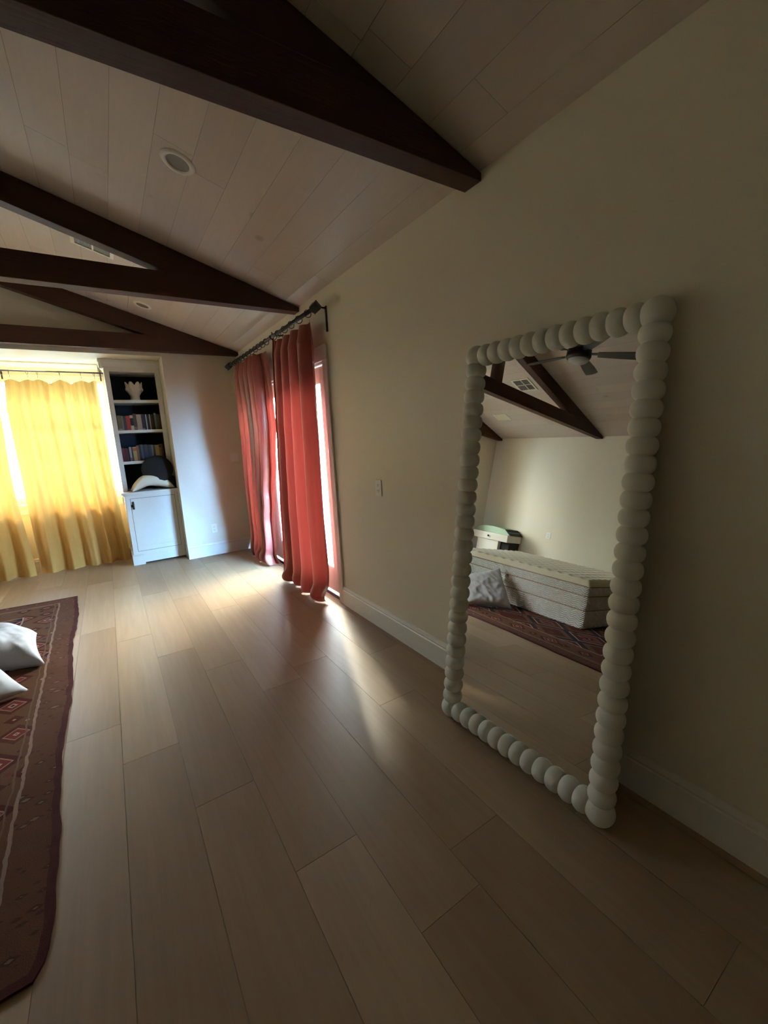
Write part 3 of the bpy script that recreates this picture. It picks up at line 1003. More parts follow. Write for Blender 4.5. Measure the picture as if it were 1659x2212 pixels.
# draped cream cushion and round black cushion in the lowest bay
def arch(p):
    return Vector((p.x, p.y, p.z + 0.135 * (1 - (p.x / 0.26) ** 2)))
bm = pillow_bm(0.50, 0.26, 0.15, 34, 0.014, 3, 0.05, arch)
bm = settle(place(bm, (0.455, 6.39, 1.05), rz=0.06), 0.957)
tag(obj('cushion', bm, M['cushion'], None, True), 'cream cushion bent into an arch on the cabinet top under the black cushion', 'cushion')
bm = bmesh.new()
lathe(bm, [(0.0001, -.055), (.09, -.052), (.15, -.040), (.182, -.018), (.188, 0), (.182, .018), (.15, .040), (.09, .052), (.0001, .055)], (0, 0, 0), (0, 0, 1), 48, False)
for v in bm.verts:
    v.co.z += 0.006 * noise.noise(v.co * 9)
bm = place(bm, (0.540, 6.355, 1.222), rx=math.radians(72), rz=math.radians(-8))
tag(obj('round_cushion', bm, M['black'], None, True), 'large round black cushion leaning at the right of the bookcase', 'cushion')
bm = B(0.685, 0.728, 6.30, 6.42, 0.956, 1.12, bev=0.012)
tag(obj('box', bm, M['black']), 'small black box standing under the round black cushion', 'box')

# ------------------------------------------------------------------ curtains
def curtain_bm(P, nu=150, nv=60):
    """P(u, v) -> point"""
    bm = bmesh.new()
    grid(bm, P, nu, nv)
    return bm
def lerp(tab, z):
    for (z0, a0), (z1, a1) in zip(tab, tab[1:]):
        if z0 >= z >= z1:
            t = (z0 - z) / (z0 - z1)
            t = t * t * (3 - 2 * t)
            return a0 + (a1 - a0) * t
    return tab[0][1] if z > tab[0][0] else tab[-1][1]

RODX, RODZ = 1.525, 2.515
# right wall rod
rod = thing('curtain_rod', 'dark iron curtain rod with square finials above the red curtains', 'curtain rod', (RODX, 4.67, RODZ))
bm = bmesh.new(); tube(bm, [(RODX, 3.24, RODZ), (RODX, 5.99, RODZ)], 0.0165, 16)
obj('pole', bm, M['iron'], rod, True)
for y in (3.215, 6.015):
    bm = bmesh.new()
    box(bm, -.033, .033, -.033, .033, -.033, .033, 0.003)
    bmesh.ops.transform(bm, matrix=Matrix.Translation((RODX, y, RODZ)) @ Matrix.Rotation(PI / 4, 4, 'Y') @ Matrix.Rotation(PI / 4, 4, 'X'), verts=bm.verts)
    tube(bm, [(RODX, y + (.03 if y < 4 else -.03), RODZ), (RODX, y + (.05 if y < 4 else -.05), RODZ)], 0.012, 12)
    obj('finial', bm, M['iron'], rod)
for y in (3.27, 4.26, 5.93):
    bm = bmesh.new()
    box(bm, XR - .008, XR - .001, y - .014, y + .014, RODZ - .16, RODZ + .035, 0.002)
    tube(bm, [(XR - .006, y, RODZ + .02), (RODX + .01, y, RODZ + .02)], 0.007, 8)
    tube(bm, [(RODX + .0, y + .0, RODZ + .045), (RODX + .019, y, RODZ + .02), (RODX + .018, y, RODZ - .012), (RODX, y, RODZ - .024), (RODX - .018, y, RODZ - .012), (RODX - .022, y, RODZ + .012)], 0.006, 8)
    obj('bracket', bm, M['iron'], rod)
def ring_mesh():
    bm = bmesh.new()
    pts = [(0.0, 0.0, 0.0)] * 0
    n = 24
    pts = [(0.029 * math.cos(2 * PI * i / n), 0, 0.029 * math.sin(2 * PI * i / n)) for i in range(n)]
    tube(bm, pts, 0.0033, 8, closed=True)
    return bm
ring0 = None
near_r = [3.37, 3.56, 3.74, 3.91, 4.08, 4.21]
far_r = [4.44, 4.57, 4.69, 4.82, 4.96, 5.10, 5.24, 5.38, 5.50, 5.61, 5.71]
def put_ring(y, curtain_lab, grp):
    global ring0
    if ring0 is None:
        ring0 = obj('curtain_ring', ring_mesh(), M['iron'], None, True)
        r = ring0
    else:
        r = ring0.copy(); COL.objects.link(r)
    r.location = (RODX, y, RODZ - 0.0095)
    r.rotation_euler = (0, 0, random.uniform(-.25, .25))
    tag(r, curtain_lab, 'curtain ring', grp)
ORD = ('first', 'second', 'third', 'fourth', 'fifth', 'sixth', 'seventh', 'eighth', 'ninth', 'tenth', 'eleventh')
for y, w_ in zip(near_r, ORD): put_ring(y, 'dark iron ring on the near red curtain, %s from the near end of the rod' % w_, 'rings of the near red panel')
for y, w_ in zip(reversed(far_r), ORD): put_ring(y, 'dark iron ring on the far red curtain, %s from the far end of the rod' % w_, 'rings of the far red panel')

ZTOP = RODZ - 0.05
def fold_wave(s, n, z, seed, amp, sharp=1.0):
    """returns sideways and forward offset of pleat s (0..1)"""
    ph = s * n * 2 * PI + 0.55 * math.sin(s * 7 + seed) + 0.25 * math.sin(z * 1.3 + seed * 2 + s * 5)
    w = math.sin(ph)
    w = math.copysign(abs(w) ** sharp, w)
    w2 = 0.25 * math.sin(ph * 2 + seed + z * .8) * (1 - min(1, max(0, (z - 1.6))))
    return amp * (w + w2), 0.35 * amp * math.cos(ph)
def red_panel(near):
    if near:
        L_ = [(2.47, 4.235), (2.29, 4.27), (2.0, 4.31), (1.6, 4.36), (1.2, 4.41), (0.7, 4.465), (0.25, 4.50), (0.0, 4.515)]
        R_ = [(2.47, 3.355), (2.0, 3.365), (1.5, 3.37), (0.8, 3.40), (0.3, 3.39), (0.0, 3.385)]
        n, seed = 5.0, 1.0
    else:
        L_ = [(2.47, 5.78), (1.6, 5.80), (1.0, 5.86), (0.4, 5.84), (0.0, 5.86)]
        R_ = [(2.47, 4.45), (2.05, 4.39), (1.7, 4.385), (1.27, 4.48), (0.85, 4.63), (0.5, 4.74), (0.15, 4.75), (0.0, 4.66)]
        n, seed = 7.0, 4.0
    H_ = ZTOP - 0.012
    def P(u, v):
        z = 0.012 + H_ * (1 - v)
        yr, yl = lerp(R_, z), lerp(L_, z)
        s = u
        # at the top the cloth is gathered at the rings
        topk = max(0, (z - 2.30) / (ZTOP - 2.30))
        amp = 0.064 * (1 - 0.5 * topk) + 0.008 * (1 - v)
        fx, fy = fold_wave(s, n, z, seed, amp, 0.85)
        y = yr + (yl - yr) * s + fy * min(1, 8 * s * (1 - s) + .05)
        xx = RODX + 0.0 + fx * (0.35 + 0.65 * min(1, 6 * s * (1 - s) + .1))
        # the inner edges: the far panel falls back to the doors, the near one hangs proud
        if near:
            e_ = max(0, (s - 0.80) / 0.20); o_ = -0.055 * e_; xx += o_ - 0.7 * fx * e_; y *= 1 + o_ / RODX
        else:
            e_ = max(0, (0.26 - s) / 0.26); o_ = 0.055 * min(1, 1.6 * e_); xx += o_ - 0.7 * fx * min(1, 2 * e_); y *= 1 + 1.25 * o_ / RODX
            e2_ = max(0, (s - 0.88) / 0.12); xx += 0.080 * e2_ - 0.7 * fx * e2_; y += 0.07 * e2_
        # scalloped sag between rings
        if topk > 0:
            ringpos = [(r - yr) / (yl - yr) for r in (near_r if near else far_r)]
            dm = min(abs(s - q) for q in ringpos)
            z -= 0.028 * topk * min(1, (dm / 0.06)) ** 1.3
        # puddled hem spreading into the room
        lowk = max(0, (0.34 - z) / 0.34)
        xx -= 0.075 * lowk ** 2 * (0.55 + 0.45 * math.sin(s * n * 2 * PI * .5 + seed))
        if z < 0.16:
            k_ = (0.16 - z) / 0.16
            bul = math.sin(PI * k_)
            xx -= 0.045 * bul * (0.5 + 0.5 * math.sin(s * 9 + seed))
            xx += 0.05 * k_ * k_
            z = max(0.006 + 0.012 * abs(math.sin(s * 31)), z * (1 - .15 * k_))
        xx = min(xx, XR - 0.035 if z > DZ or near and s < .05 else XR - 0.02)
        return Vector((xx, y, z))
    return curtain_bm(P, 190 if near else 240, 90)
c1 = obj('curtain', red_panel(True), M['velvet'], None, True)
tag(c1, 'near red velvet curtain panel with dark folds, closest to the outlet wall', 'curtain', 'red velvet curtains')
c2 = obj('curtain', red_panel(False), M['velvet'], None, True)
tag(c2, 'far red velvet curtain panel, paler and wider, beside the far wall', 'curtain', 'red velvet curtains')

# window rod and yellow curtains
WY, WRZ = 6.68, 2.478
wrod = thing('curtain_rod', 'thin black curtain rod across the window above the yellow curtains', 'curtain rod', (-1.2, WY, WRZ))
bm = bmesh.new(); tube(bm, [(-2.62, WY, WRZ), (0.112, WY, WRZ)], 0.008, 12)
obj('pole', bm, M['iron'], wrod, True)
for x in (-2.55, -0.915, 0.080):
    bm = bmesh.new()
    tube(bm, [(x, NY - .002, WRZ - .02), (x, WY + .012, WRZ - .02), (x, WY, WRZ - .014), (x, WY - .012, WRZ), (x, WY - .012, WRZ + .02)], 0.005, 8)
    box(bm, x - .008, x + .008, NY - .006, NY - .001, WRZ - .07, WRZ + .03)
    box(bm, x - .004, x + .004, WY - .016, WY - .010, WRZ - .075, WRZ + .03)
    obj('bracket', bm, M['iron'], wrod)
ring1 = None
ZY = 2.385
def yr_at(x, lab, grp):
    global ring1
    if ring1 is None:
        bm = bmesh.new()
        n = 20
        tube(bm, [(0, 0.021 * math.cos(2 * PI * i / n), 0.021 * math.sin(2 * PI * i / n)) for i in range(n)], 0.0022, 6, closed=True)
        tube(bm, [(0, 0, -.020), (0.003, 0, -.045), (0, 0, -.062)], 0.0018, 6)
        ring1 = obj('curtain_ring', bm, M['iron'], None, True)
        r = ring1
    else:
        r = ring1.copy(); COL.objects.link(r)
    r.location = (x, WY, WRZ - 0.0125)
    r.rotation_euler = (0, 0, random.uniform(-.4, .4))
    tag(r, lab, 'curtain ring', grp)
ringsA = [-0.82, -0.655, -0.559, -0.343, -0.129, 0.012]
ringsB = [-1.86, -1.68, -1.50, -1.32, -1.14, -0.985]
for x, w_ in zip(reversed(ringsA), ORD): yr_at(x, 'small black ring on the right yellow curtain, %s from the bookcase' % w_, 'rings of the right yellow panel')
for x, w_ in zip(reversed(ringsB), ORD): yr_at(x, 'small black ring on the left yellow curtain, %s from its right edge' % w_, 'rings of the left yellow panel')
def yellow(xl, xr, rings, seed, n):
    Lt = [(2.4, xl[0]), (2.0, xl[1]), (1.2, xl[2]), (0.0, xl[3])]
    Rt = [(2.4, xr[0]), (2.0, xr[1]), (1.2, xr[2]), (0.0, xr[3])]
    def P(u, v):
        z = 0.008 + (ZY - 0.008) * (1 - v)
        a_, b_ = lerp(Lt, z), lerp(Rt, z)
        x = a_ + (b_ - a_) * u
        topk = max(0, (z - 2.0) / (ZY - 2.0))
        dm = min(abs(x - r) for r in rings)
        ph = u * n * 2 * PI + 0.8 * math.sin(u * 5 + seed) + 0.3 * math.sin(z * 1.1 + seed + 4 * u)
        amp = 0.018 + 0.030 * v
        y = WY + amp * math.sin(ph) + 0.010 * math.sin(2.3 * ph + z)
        y += 0.006 * noise.noise(Vector((x * 9, z * 4, seed)))
        zz = z - 0.045 * topk ** 2 * min(1, dm / 0.10) ** 1.2
        if z < 0.10:
            k_ = (0.10 - z) / 0.10
            y -= 0.03 * k_ * (0.5 + 0.5 * math.sin(ph * .7))
            zz = max(0.006 + 0.008 * abs(math.sin(u * 23 + seed)), zz)
        return Vector((x, y, zz))
    return curtain_bm(P, 140, 80)
ya = obj('curtain', yellow((-0.875, -0.905, -0.90, -0.895), (0.022, 0.028, 0.036, 0.085), ringsA, 2.0, 5.0), M['yellow'], None, True)
tag(ya, 'translucent yellow curtain panel beside the bookcase', 'curtain', 'yellow window curtains')
yb_ = obj('curtain', yellow((-1.92, -1.92, -1.93, -1.95), (-0.955, -0.965, -0.985, -0.935), ringsB, 5.0, 5.0), M['yellow'], None, True)
tag(yb_, 'translucent yellow curtain panel at the left edge of the picture', 'curtain', 'yellow window curtains')

# ------------------------------------------------------------------ rug
def rug_mat():
    k = NT('persian_rug')
    tc = k.n('ShaderNodeTexCoord')
    nz = k.noise(k.coord('UV', scale=(1, 1, 1)), 9.0, 2)
    off = k.math('MULTIPLY', k.math('SUBTRACT', nz, 0.5), 0.03)
    sp = k.n('ShaderNodeSeparateXYZ')
    k.l(tc.outputs['UV'], sp.inputs[0])
    u = k.math('ADD', sp.outputs[0], off)
    v = k.math('ADD', sp.outputs[1], off)
    W_, L_ = 2.85, 3.98
    du = k.math('MINIMUM', u, k.math('SUBTRACT', W_, u))
    dv = k.math('MINIMUM', v, k.math('SUBTRACT', L_, v))
    d = k.math('MINIMUM', du, dv)
    # field: stepped medallions
    def mot(scale, seed, metric='MANHATTAN', rnd=0.0):
        vo = k.n('ShaderNodeTexVoronoi', distance=metric)
        mp = k.n('ShaderNodeMapping')
        mp.inputs['Location'].default_value = (seed, seed * 2, 0)
        mp.inputs['Scale'].default_value = (scale[0], scale[1], 1)
        k.l(tc.outputs['UV'], mp.inputs[0])
        k.l(mp.outputs[0], vo.inputs['Vector'])
        vo.inputs['Scale'].default_value = 1.0
        vo.inputs['Randomness'].default_value = rnd
        return vo.outputs['Distance'], vo.outputs['Color']
    red = (0.13, 0.022, 0.016); dred = (0.065, 0.013, 0.010); navy = (0.012, 0.013, 0.022); pink = (0.32, 0.20, 0.15); brn = (0.10, 0.045, 0.022); grn = (0.10, 0.10, 0.07)
    D1, C1 = mot((2.2, 2.0), 0.3, 'MANHATTAN', 0.15)
    st = k.math('MULTIPLY', k.math('FLOOR', k.math('MULTIPLY', D1, 26)), 1 / 26.0)
    field = k.ramp(st, [(0.0, pink), (0.06, navy), (0.15, red), (0.24, grn), (0.28, dred), (0.44, pink), (0.47, navy), (0.62, brn), (0.80, dred)], 'CONSTANT')
    D2, C2 = mot((9, 8), 1.7, 'MANHATTAN', 0.7)
    sm = k.ramp(D2, [(0.0, (1, 1, 1)), (0.30, (0, 0, 0))], 'CONSTANT')
    cc = k.ramp(C2, [(0.0, pink), (0.35, red), (0.55, navy), (0.8, (0.22, 0.12, 0.06))], 'CONSTANT')
    field = k.mix(k.math('MULTIPLY', sm, 0.9), field, cc)
    D3, C3 = mot((5.2, 5.2), 0.9, 'MANHATTAN', 0.45)
    bord = k.ramp(D3, [(0.0, navy), (0.12, pink), (0.18, red), (0.36, (0.26, 0.15, 0.10)), (0.41, dred), (0.60, brn)], 'CONSTANT')
    bord = k.mix(k.math('MULTIPLY', sm, 0.8), bord, cc)
    D4, C4 = mot((13, 24), 3.1, 'MANHATTAN', 0.8)
    guard = k.ramp(D4, [(0.0, (0.17, 0.10, 0.07)), (0.28, (0.06, 0.022, 0.016)), (0.48, (0.095, 0.04, 0.022))], 'CONSTANT')
    def band(a, b):
        return k.math('MULTIPLY', k.math('GREATER_THAN', d, a), k.math('LESS_THAN', d, b))
    c = k.mix(k.math('GREATER_THAN', d, 0.42), bord, field)
    c = k.mix(k.math('LESS_THAN', d, 0.15), c, guard)
    c = k.mix(band(0.41, 0.422), c, pink)
    c = k.mix(band(0.148, 0.162), c, (0.24, 0.15, 0.115))
    c = k.mix(band(0.185, 0.193), c, (0.13, 0.075, 0.05))
    c = k.mix(k.math('LESS_THAN', d, 0.028), c, (0.060, 0.016, 0.016))
    wear = k.noise(k.coord('UV'), 4.0, 5, 0.7)
    c = k.mix(k.math('MULTIPLY', k.ramp(wear, [(0.45, (0, 0, 0)), (0.7, (1, 1, 1))]), 0.35), c, (0.13, 0.055, 0.035))
    h = k.noise(k.coord('UV', scale=(1, 1, 1)), 260, 2)
    return k.done(k.bsdf(c, 0.95, 0, 0.1, k.bump(h, 0.5, 0.004)))
M['rug'] = rug_mat()
RA, RBp, RC, RD = Vector((-0.360, 1.395)), Vector((-0.452, 5.345)), Vector((-3.28, 5.62)), Vector((-3.20, 1.33))
bm = bmesh.new()
def rug_pt(u, v, z):
    p = RA * (1 - u) * (1 - v) + RBp * (1 - u) * v + RC * u * v + RD * u * (1 - v)
    e = 0.010 * noise.noise(Vector((p.x * 2.2, p.y * 2.2, 1.0)))
    if u < 0.02 or u > .98: p = p + Vector((0.010 * math.sin(v * 17) + 0.010 * noise.noise(Vector((v * 30, 2, 0))) + (0.030 if u < .02 else 0) * -1 * max(0, (0.015 - v) / .015), 0))
    return Vector((p.x, p.y, z + (e * 0.3 if z > .004 else 0)))
nu_, nv_ = 60, 90
T = grid(bm, lambda u, v: rug_pt(u, v, 0.011), nu_, nv_, lambda u, v: (u * 2.85, v * 3.98))
uvl = bm.loops.layers.uv.active
bd = []
per = [(i, 0) for i in range(nu_)] + [(nu_, j) for j in range(nv_)] + [(nu_ - i, nv_) for i in range(nu_)] + [(0, nv_ - j) for j in range(nv_)]
low = [bm.verts.new((T[j][i].co.x, T[j][i].co.y, 0.0008)) for i, j in per]
for q in range(len(per)):
    i, j = per[q]; i2, j2 = per[(q + 1) % len(per)]
    f = bm.faces.new((T[j][i], low[q], low[(q + 1) % len(per)], T[j2][i2]))
    for lp in f.loops: lp[uvl].uv = (0.01, 1.0)
rug = obj('rug', bm, M['rug'])
tag(rug, 'large dark red patterned oriental rug on the plank floor', 'rug')

# ------------------------------------------------------------------ mattress
MX0, MX1, MY0, MY1, MZ = -2.95, -1.44, 2.33, 4.36, 0.012
mat_ = thing('mattress', 'thick white quilted mattress with brown piping lying on the rug', 'mattress', ((MX0 + MX1) / 2, (MY0 + MY1) / 2, MZ))
def quilt_mat():
    k = NT('quilted_white')
    tc = k.n('ShaderNodeTexCoord')
    sp = k.n('ShaderNodeSeparateXYZ')
    k.l(tc.outputs['Object'], sp.inputs[0])
    al = k.math('ADD', sp.outputs[0], sp.outputs[1])
    tri = k.math('PINGPONG', k.math('MULTIPLY', al, 1.0), 0.055)
    w = k.math('SINE', k.math('MULTIPLY', k.math('ADD', sp.outputs[2], k.math('MULTIPLY', tri, 0.6)), 260.0))
    c = k.mix(k.math('MULTIPLY', k.ramp(w, [(0.0, (1, 1, 1)), (0.5, (0, 0, 0))]), 0.4), (0.78, 0.76, 0.70), (0.50, 0.47, 0.40))
    return k.done(k.bsdf(c, 0.8, 0, 0.2, k.bump(w, 0.7, 0.005)))
M['quilt'] = quilt_mat()
M['tick'] = cloth('ticking', (0.80, 0.73, 0.54), 0, (1, 1, 1), 0.85, 300, 0.1, 0.03)
def rounded(x0, x1, y0, y1, r, off=0.0, n=6):
    pts = []
    for cx, cy, a0 in ((x1 - r, y1 - r, 0), (x0 + r, y1 - r, PI / 2), (x0 + r, y0 + r, PI), (x1 - r, y0 + r, 1.5 * PI)):
        for i in range(n + 1):
            a_ = a0 + PI / 2 * i / n
            pts.append((cx + (r + off) * math.cos(a_), cy + (r + off) * math.sin(a_)))
    return pts
zs = [0.0, 0.207, 0.364, 0.468]
bm = bmesh.new()
rings = []
for za, zb2 in zip(zs, zs[1:]):
    for t_ in (0.02, 0.12, 0.3, 0.5, 0.7, 0.88, 0.98):
        z = MZ + za + (zb2 - za) * t_
        rings.append([bm.verts.new((x, y, z)) for x, y in rounded(MX0, MX1, MY0, MY1, 0.06, 0.012 * math.sin(PI * t_) ** 0.6 - .006)])
for A_, B_ in zip(rings, rings[1:]):
    n = len(A_)
    for i in range(n): bm.faces.new((A_[i], A_[(i + 1) % n], B_[(i + 1) % n], B_[i]))
bm.faces.new(rings[0][::-1]); bm.faces.new(rings[-1])
obj('side_panel', bm, M['quilt'], mat_, True)
for z in (0.207, 0.364, 0.468):
    bm = bmesh.new()
    tube(bm, [(x, y, MZ + z) for x, y in rounded(MX0, MX1, MY0, MY1, 0.06, 0.003, 8)], 0.0065, 8, closed=True)
    obj('piping', bm, M['piping'], mat_, True)
bm = bmesh.new()
NX_, NY_ = 100, 130
def topf(u, v):
    x = MX0 + .0 + (MX1 - MX0) * u
    y = MY0 + (MY1 - MY0) * v
    e = min(u, 1 - u) * (MX1 - MX0); e2 = min(v, 1 - v) * (MY1 - MY0)
    k_ = min(1, e / 0.05) ** 0.5 * min(1, e2 / 0.05) ** 0.5
    gx, gy = 0.135, 0.135
    a_ = ((x - MX1 + 0.09) / gx); b_ = ((y - MY0 - 0.10) / gy)
    fa, fb = a_ - round(a_), b_ - round(b_)
    dd = math.hypot(fa * gx, fb * gy)
    dim = 0.042 * math.exp(-(dd / 0.030) ** 2)
    dia = 0.012 * (abs(math.cos(PI * (a_))) * abs(math.cos(PI * b_)))
    return Vector((x, y, MZ + 0.468 + k_ * (0.083 - dim - dia)))
grid(bm, topf, NX_, NY_)
obj('tufted_top', bm, M['tick'], mat_, True)
# side wordmark
cu = bpy.data.curves.new('wordmark', 'FONT')
cu.body = 'avocado'
cu.size = 0.085
cu.extrude = 0.0008
to = bpy.data.objects.new('tmp_text', cu)
COL.objects.link(to)
bpy.context.view_layer.update()
dg = bpy.context.evaluated_depsgraph_get()
me = bpy.data.meshes.new_from_object(to.evaluated_get(dg))
bpy.data.objects.remove(to)
wm = bpy.data.objects.new('wordmark', me)
COL.objects.link(wm)
me.materials.append(M['ink'])
wm.parent = mat_
wm.location = -mat_.location
mt = Matrix.Translation((MX1 + 0.0085, 3.22, MZ + 0.245)) @ Matrix(((0, 0, 1, 0), (1, 0, 0, 0), (0, 1, 0, 0), (0, 0, 0, 1)))
me.transform(mt)
wm['label'] = 'tan printed wordmark'

# pillows heaped against the mattress
def corner_pillow(A, Bc, C, D, th, wr, seed, n=48):
    A, Bc, C, D = map(Vector, (A, Bc, C, D))
    nn = (Bc - A).cross(D - A).normalized()
    if nn.z < 0: nn = -nn
    bm = bmesh.new()
    def f(u, v, s_):
        a_, b_ = 2 * u - 1, 2 * v - 1
        pu = u - 0.035 * a_ * (1 - b_ * b_); pv = v - 0.035 * b_ * (1 - a_ * a_)
        p = A * (1 - pu) * (1 - pv) + Bc * pu * (1 - pv) + C * pu * pv + D * (1 - pu) * pv
        e = max(0.0, 1 - abs(a_) ** 3) * max(0.0, 1 - abs(b_) ** 3)
        q = p * 4.5 + Vector((seed, 0, s_ * 3))
        rid = 1 - abs(noise.noise(q)) * 2.2
        rid2 = 1 - abs(noise.noise(q * 2.1 + Vector((5, 1, 2)))) * 2.0
        p = p + nn * s_ * (th / 2 * e ** 0.5 + wr * (rid * .6 + rid2 * .45 + .25 * noise.noise(q * 4.5)) * e ** .5)
        p.z = max(p.z, 0.0145 if s_ > 0 else 0.0142)
        return p
    T = [[bm.verts.new(f(i / n, j / n, 1)) for i in range(n + 1)] for j in range(n + 1)]
    Bo = [[T[j][i] if i in (0, n) or j in (0, n) else bm.verts.new(f(i / n, j / n, -1)) for i in range(n + 1)] for j in range(n + 1)]
    for j in range(n):
        for i in range(n):
            bm.faces.new((T[j][i], T[j][i + 1], T[j + 1][i + 1], T[j + 1][i]))
            bm.faces.new((Bo[j][i], Bo[j + 1][i], Bo[j + 1][i + 1], Bo[j][i + 1]))
    return bm
pl1 = obj('pillow', corner_pillow((-1.17, 3.05, .03), (-.62, 3.32, .03), (-.86, 3.60, .30), (-1.36, 3.46, .44), 0.13, 0.030, 2.0), M['pillow'], None, True)
tag(pl1, 'white pillow leaning up at the mattress end of the heap, nearest the camera', 'pillow', 'white pillows by the mattress')
pl2 = obj('pillow', corner_pillow((-1.20, 3.82, .12), (-.57, 3.66, .04), (-.66, 4.18, .10), (-1.30, 4.34, .30), 0.26, 0.055, 9.0), M['pillow'], None, True)
tag(pl2, 'white crumpled pillow on the rug behind the leaning one', 'pillow', 'white pillows by the mattress')

# ------------------------------------------------------------------ nightstand at the opposite wall
ns = thing('nightstand', 'white nightstand with round knob and green arched back, seen in the mirror', 'nightstand', (-3.78, 5.5, 0))
NX2 = -3.56
obj('body', B(XL + .02, NX2 - .02, 5.28, 5.80, 0.08, 0.60, bev=.004), M['white'], ns)
dw = obj('drawer', B(XL + .02, NX2 + .01, 5.06, 5.92, 0.60, 0.735, bev=.006), M['white'], ns)
bm = bmesh.new(); lathe(bm, [(.006, 0), (.006, .012), (.018, .018), (.02, .026), (.0001, .032)], (NX2 + .01, 5.50, 0.668), (1, 0, 0), 20, False)
obj('knob', bm, M['iron'], dw, True)
bm = bmesh.new()
pts = [(5.06, 0.737), (5.94, 0.737)] + [(5.50 + 0.44 * math.cos(t_ * PI / 16), 0.737 + 0.125 * math.sin(t_ * PI / 16) ** .8) for t_ in range(1, 16)]
prism(bm, pts, 'x', XL + .03, NX2 - .06, 0.004)
obj('arched_back', bm, M['green'], ns)
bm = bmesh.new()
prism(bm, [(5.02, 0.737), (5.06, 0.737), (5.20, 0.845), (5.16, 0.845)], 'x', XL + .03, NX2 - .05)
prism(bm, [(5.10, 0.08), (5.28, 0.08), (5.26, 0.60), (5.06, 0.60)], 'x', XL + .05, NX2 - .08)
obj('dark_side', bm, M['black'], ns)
for (y_, x_) in ((5.14, NX2 - .1), (5.74, NX2 - .06), (5.14, XL + .08), (5.74, XL + .08)):
    bm = bmesh.new(); tube(bm, [(x_, y_, 0.0), (x_, y_, 0.085)], [0.012, 0.018], 10)
    obj('leg', bm, M['black'], ns)

# ------------------------------------------------------------------ outside
M['paver'] = paint('pale_pavers', (0.48, 0.46, 0.42), 0.9, 0.15, 0.4, 8)
M['leaf'] = cloth('leaves', (0.10, 0.20, 0.05), 0.4, (0.30, 0.45, 0.08), 0.6, 40, 0.0, 0.4)
M['bark'] = paint('bark', (0.12, 0.09, 0.06), 0.9, 0.3, 0.6, 12)
M['render'] = paint('garden_wall', (0.62, 0.58, 0.52), 0.9, 0.08, 0.3, 20)
bm = bmesh.new()
box(bm, -14, 14, NY + 0.2, 24, -0.3, -0.12)
box(bm, WO + 0.14, 14, -8, NY + 0.2, -0.3, -0.12)
g_ = obj('garden_paving', bm, M['paver'])
g_['kind'] = 'structure'; g_['label'] = 'pale paving outside the glazed doors'
bm = bmesh.new()
box(bm, 9.5, 9.7, -6, 14, -0.12, 1.3)
tag(obj('garden_wall', bm, M['render']), 'low pale garden wall across the paving, outside the glazed doors', 'wall')
def tree(x, y, h, r, seed, lab, nl=900):
    t = thing('tree', lab, 'tree', (x, y, -0.12), None)
    rr = random.Random(seed)
    bm = bmesh.new()
    tube(bm, [(x, y, -0.12), (x + .05, y, h * .4), (x - .05, y + .1, h * .8)], [.12, .09, .05], 10)
    for i in range(5):
        a_ = rr.uniform(0, 2 * PI)
        tube(bm, [(x, y, h * .5), (x + r * .7 * math.cos(a_), y + r * .7 * math.sin(a_), h * .9)], [.05, .02], 6)
    obj('trunk', bm, M['bark'], t, True)
    bm = bmesh.new()
    for i in range(nl):
        while True:
            p = Vector((rr.uniform(-1, 1), rr.uniform(-1, 1), rr.uniform(-1, 1)))
            if p.length < 1: break
        c = Vector((x, y, h)) + Vector((p.x * r, p.y * r, p.z * r * .9))
        d1 = Vector((rr.uniform(-1, 1), rr.uniform(-1, 1), rr.uniform(-1, 1))).normalized()
        d2 = d1.orthogonal().normalized()
        s = rr.uniform(.07, .14)
        vs = [bm.verts.new(c + q) for q in (d1 * s, d2 * s * .45, -d1 * s, -d2 * s * .45)]
        bm.faces.new(vs)
    obj('foliage', bm, M['leaf'], t)
tree(3.1, 8.6, 5.0, 1.5, 4, 'leafy tree shading the glazed doors from the sun', 1800)
tree(-0.2, 10.6, 4.2, 1.7, 1, 'leafy tree outside the window behind the yellow curtains', 1300)

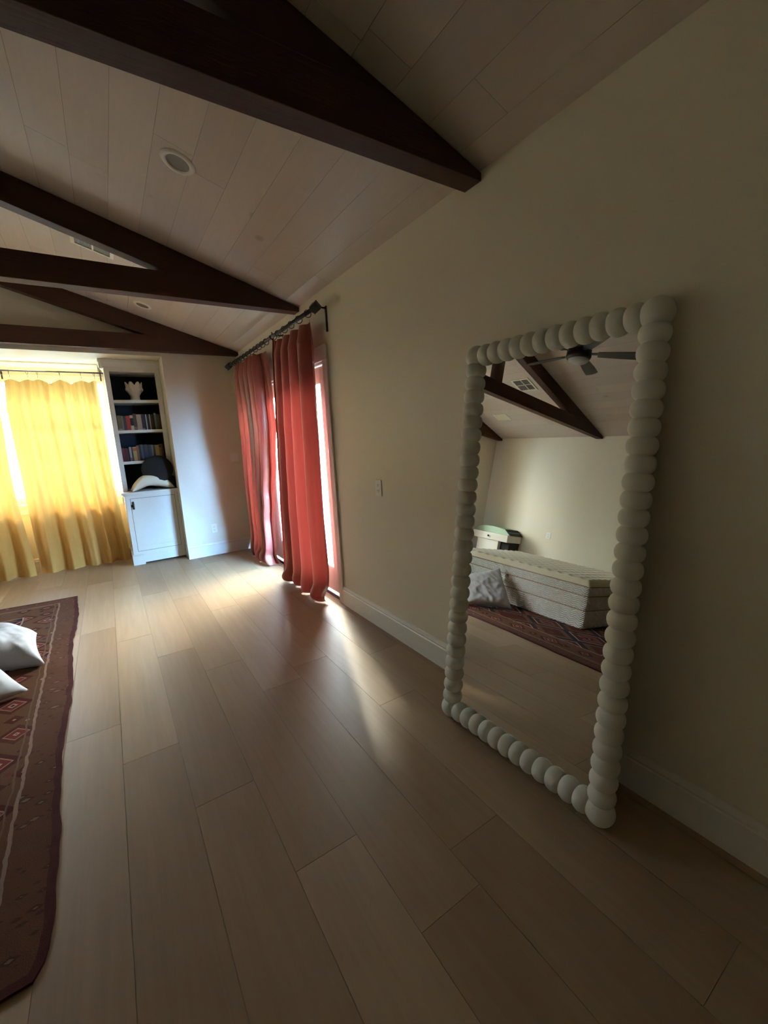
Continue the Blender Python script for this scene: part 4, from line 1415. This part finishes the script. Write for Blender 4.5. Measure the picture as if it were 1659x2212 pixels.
def blocker_shrub(x, y, h, r, seed, lab):  # added shrubs: they block the low sky and stripe the light indoors
    rr = random.Random(seed)
    bm = bmesh.new()
    for i in range(420):
        t_ = rr.random()
        a_ = rr.uniform(0, 2 * PI)
        q = r * (math.sin(PI * (0.12 + 0.85 * t_)) ** .6) * rr.uniform(.35, 1)
        c = Vector((x + q * math.cos(a_), y + q * math.sin(a_), -0.1 + h * t_))
        d1 = Vector((rr.uniform(-1, 1), rr.uniform(-1, 1), rr.uniform(-.2, 1.5))).normalized()
        d2 = d1.orthogonal().normalized()
        z_ = rr.uniform(.08, .15)
        bm.faces.new([bm.verts.new(c + w_) for w_ in (d1 * z_, d2 * z_ * .5, -d1 * z_, -d2 * z_ * .5)])
    t = thing('sky_blocker_shrub', lab, 'shrub', (x, y, -0.12), 'shrubs added outside the glazed doors to block low sky')
    obj('foliage', bm, M['leaf'], t)
    bm = bmesh.new(); tube(bm, [(x, y, -0.12), (x, y, h * .7)], 0.03, 8)
    obj('stem', bm, M['bark'], t)
for i, (x_, y_, h_) in enumerate(((6.2, -1.6, 2.2), (6.4, 0.2, 2.5), (6.1, 2.1, 2.1), (6.5, 4.0, 2.4), (6.2, 5.9, 2.2), (6.4, 7.9, 2.5))):
    blocker_shrub(x_, y_, h_, 0.42, 30 + i, 'columnar shrub added to break up the skylight, across the paving outside the doors, %s from the right' % ORD[i])
# neighbouring house with lap siding beyond the window
M['siding'] = paint('pale_siding', (0.55, 0.50, 0.38), 0.8, 0.05, 0.1, 20)
bm = bmesh.new()
hz = thing('neighbour_house', 'pale sided house beyond the tree, outside the far window', 'house', (-2.5, 13.6, -0.12))
box(bm, -9.0, 3.2, 13.2, 14.2, -0.12, 3.4)
for i in range(17):
    prism(bm, [(13.2, -0.1 + i * .2), (13.165, -0.1 + i * .2), (13.19, 0.1 + i * .2), (13.2, 0.1 + i * .2)], 'x', -9.0, 3.2)
obj('wall', bm, M['siding'], hz)
bm = bmesh.new()
prism(bm, [(12.8, 3.4), (14.6, 3.4), (14.6, 4.2)], 'x', -9.4, 3.6)
obj('roof', bm, M['bark'], hz)
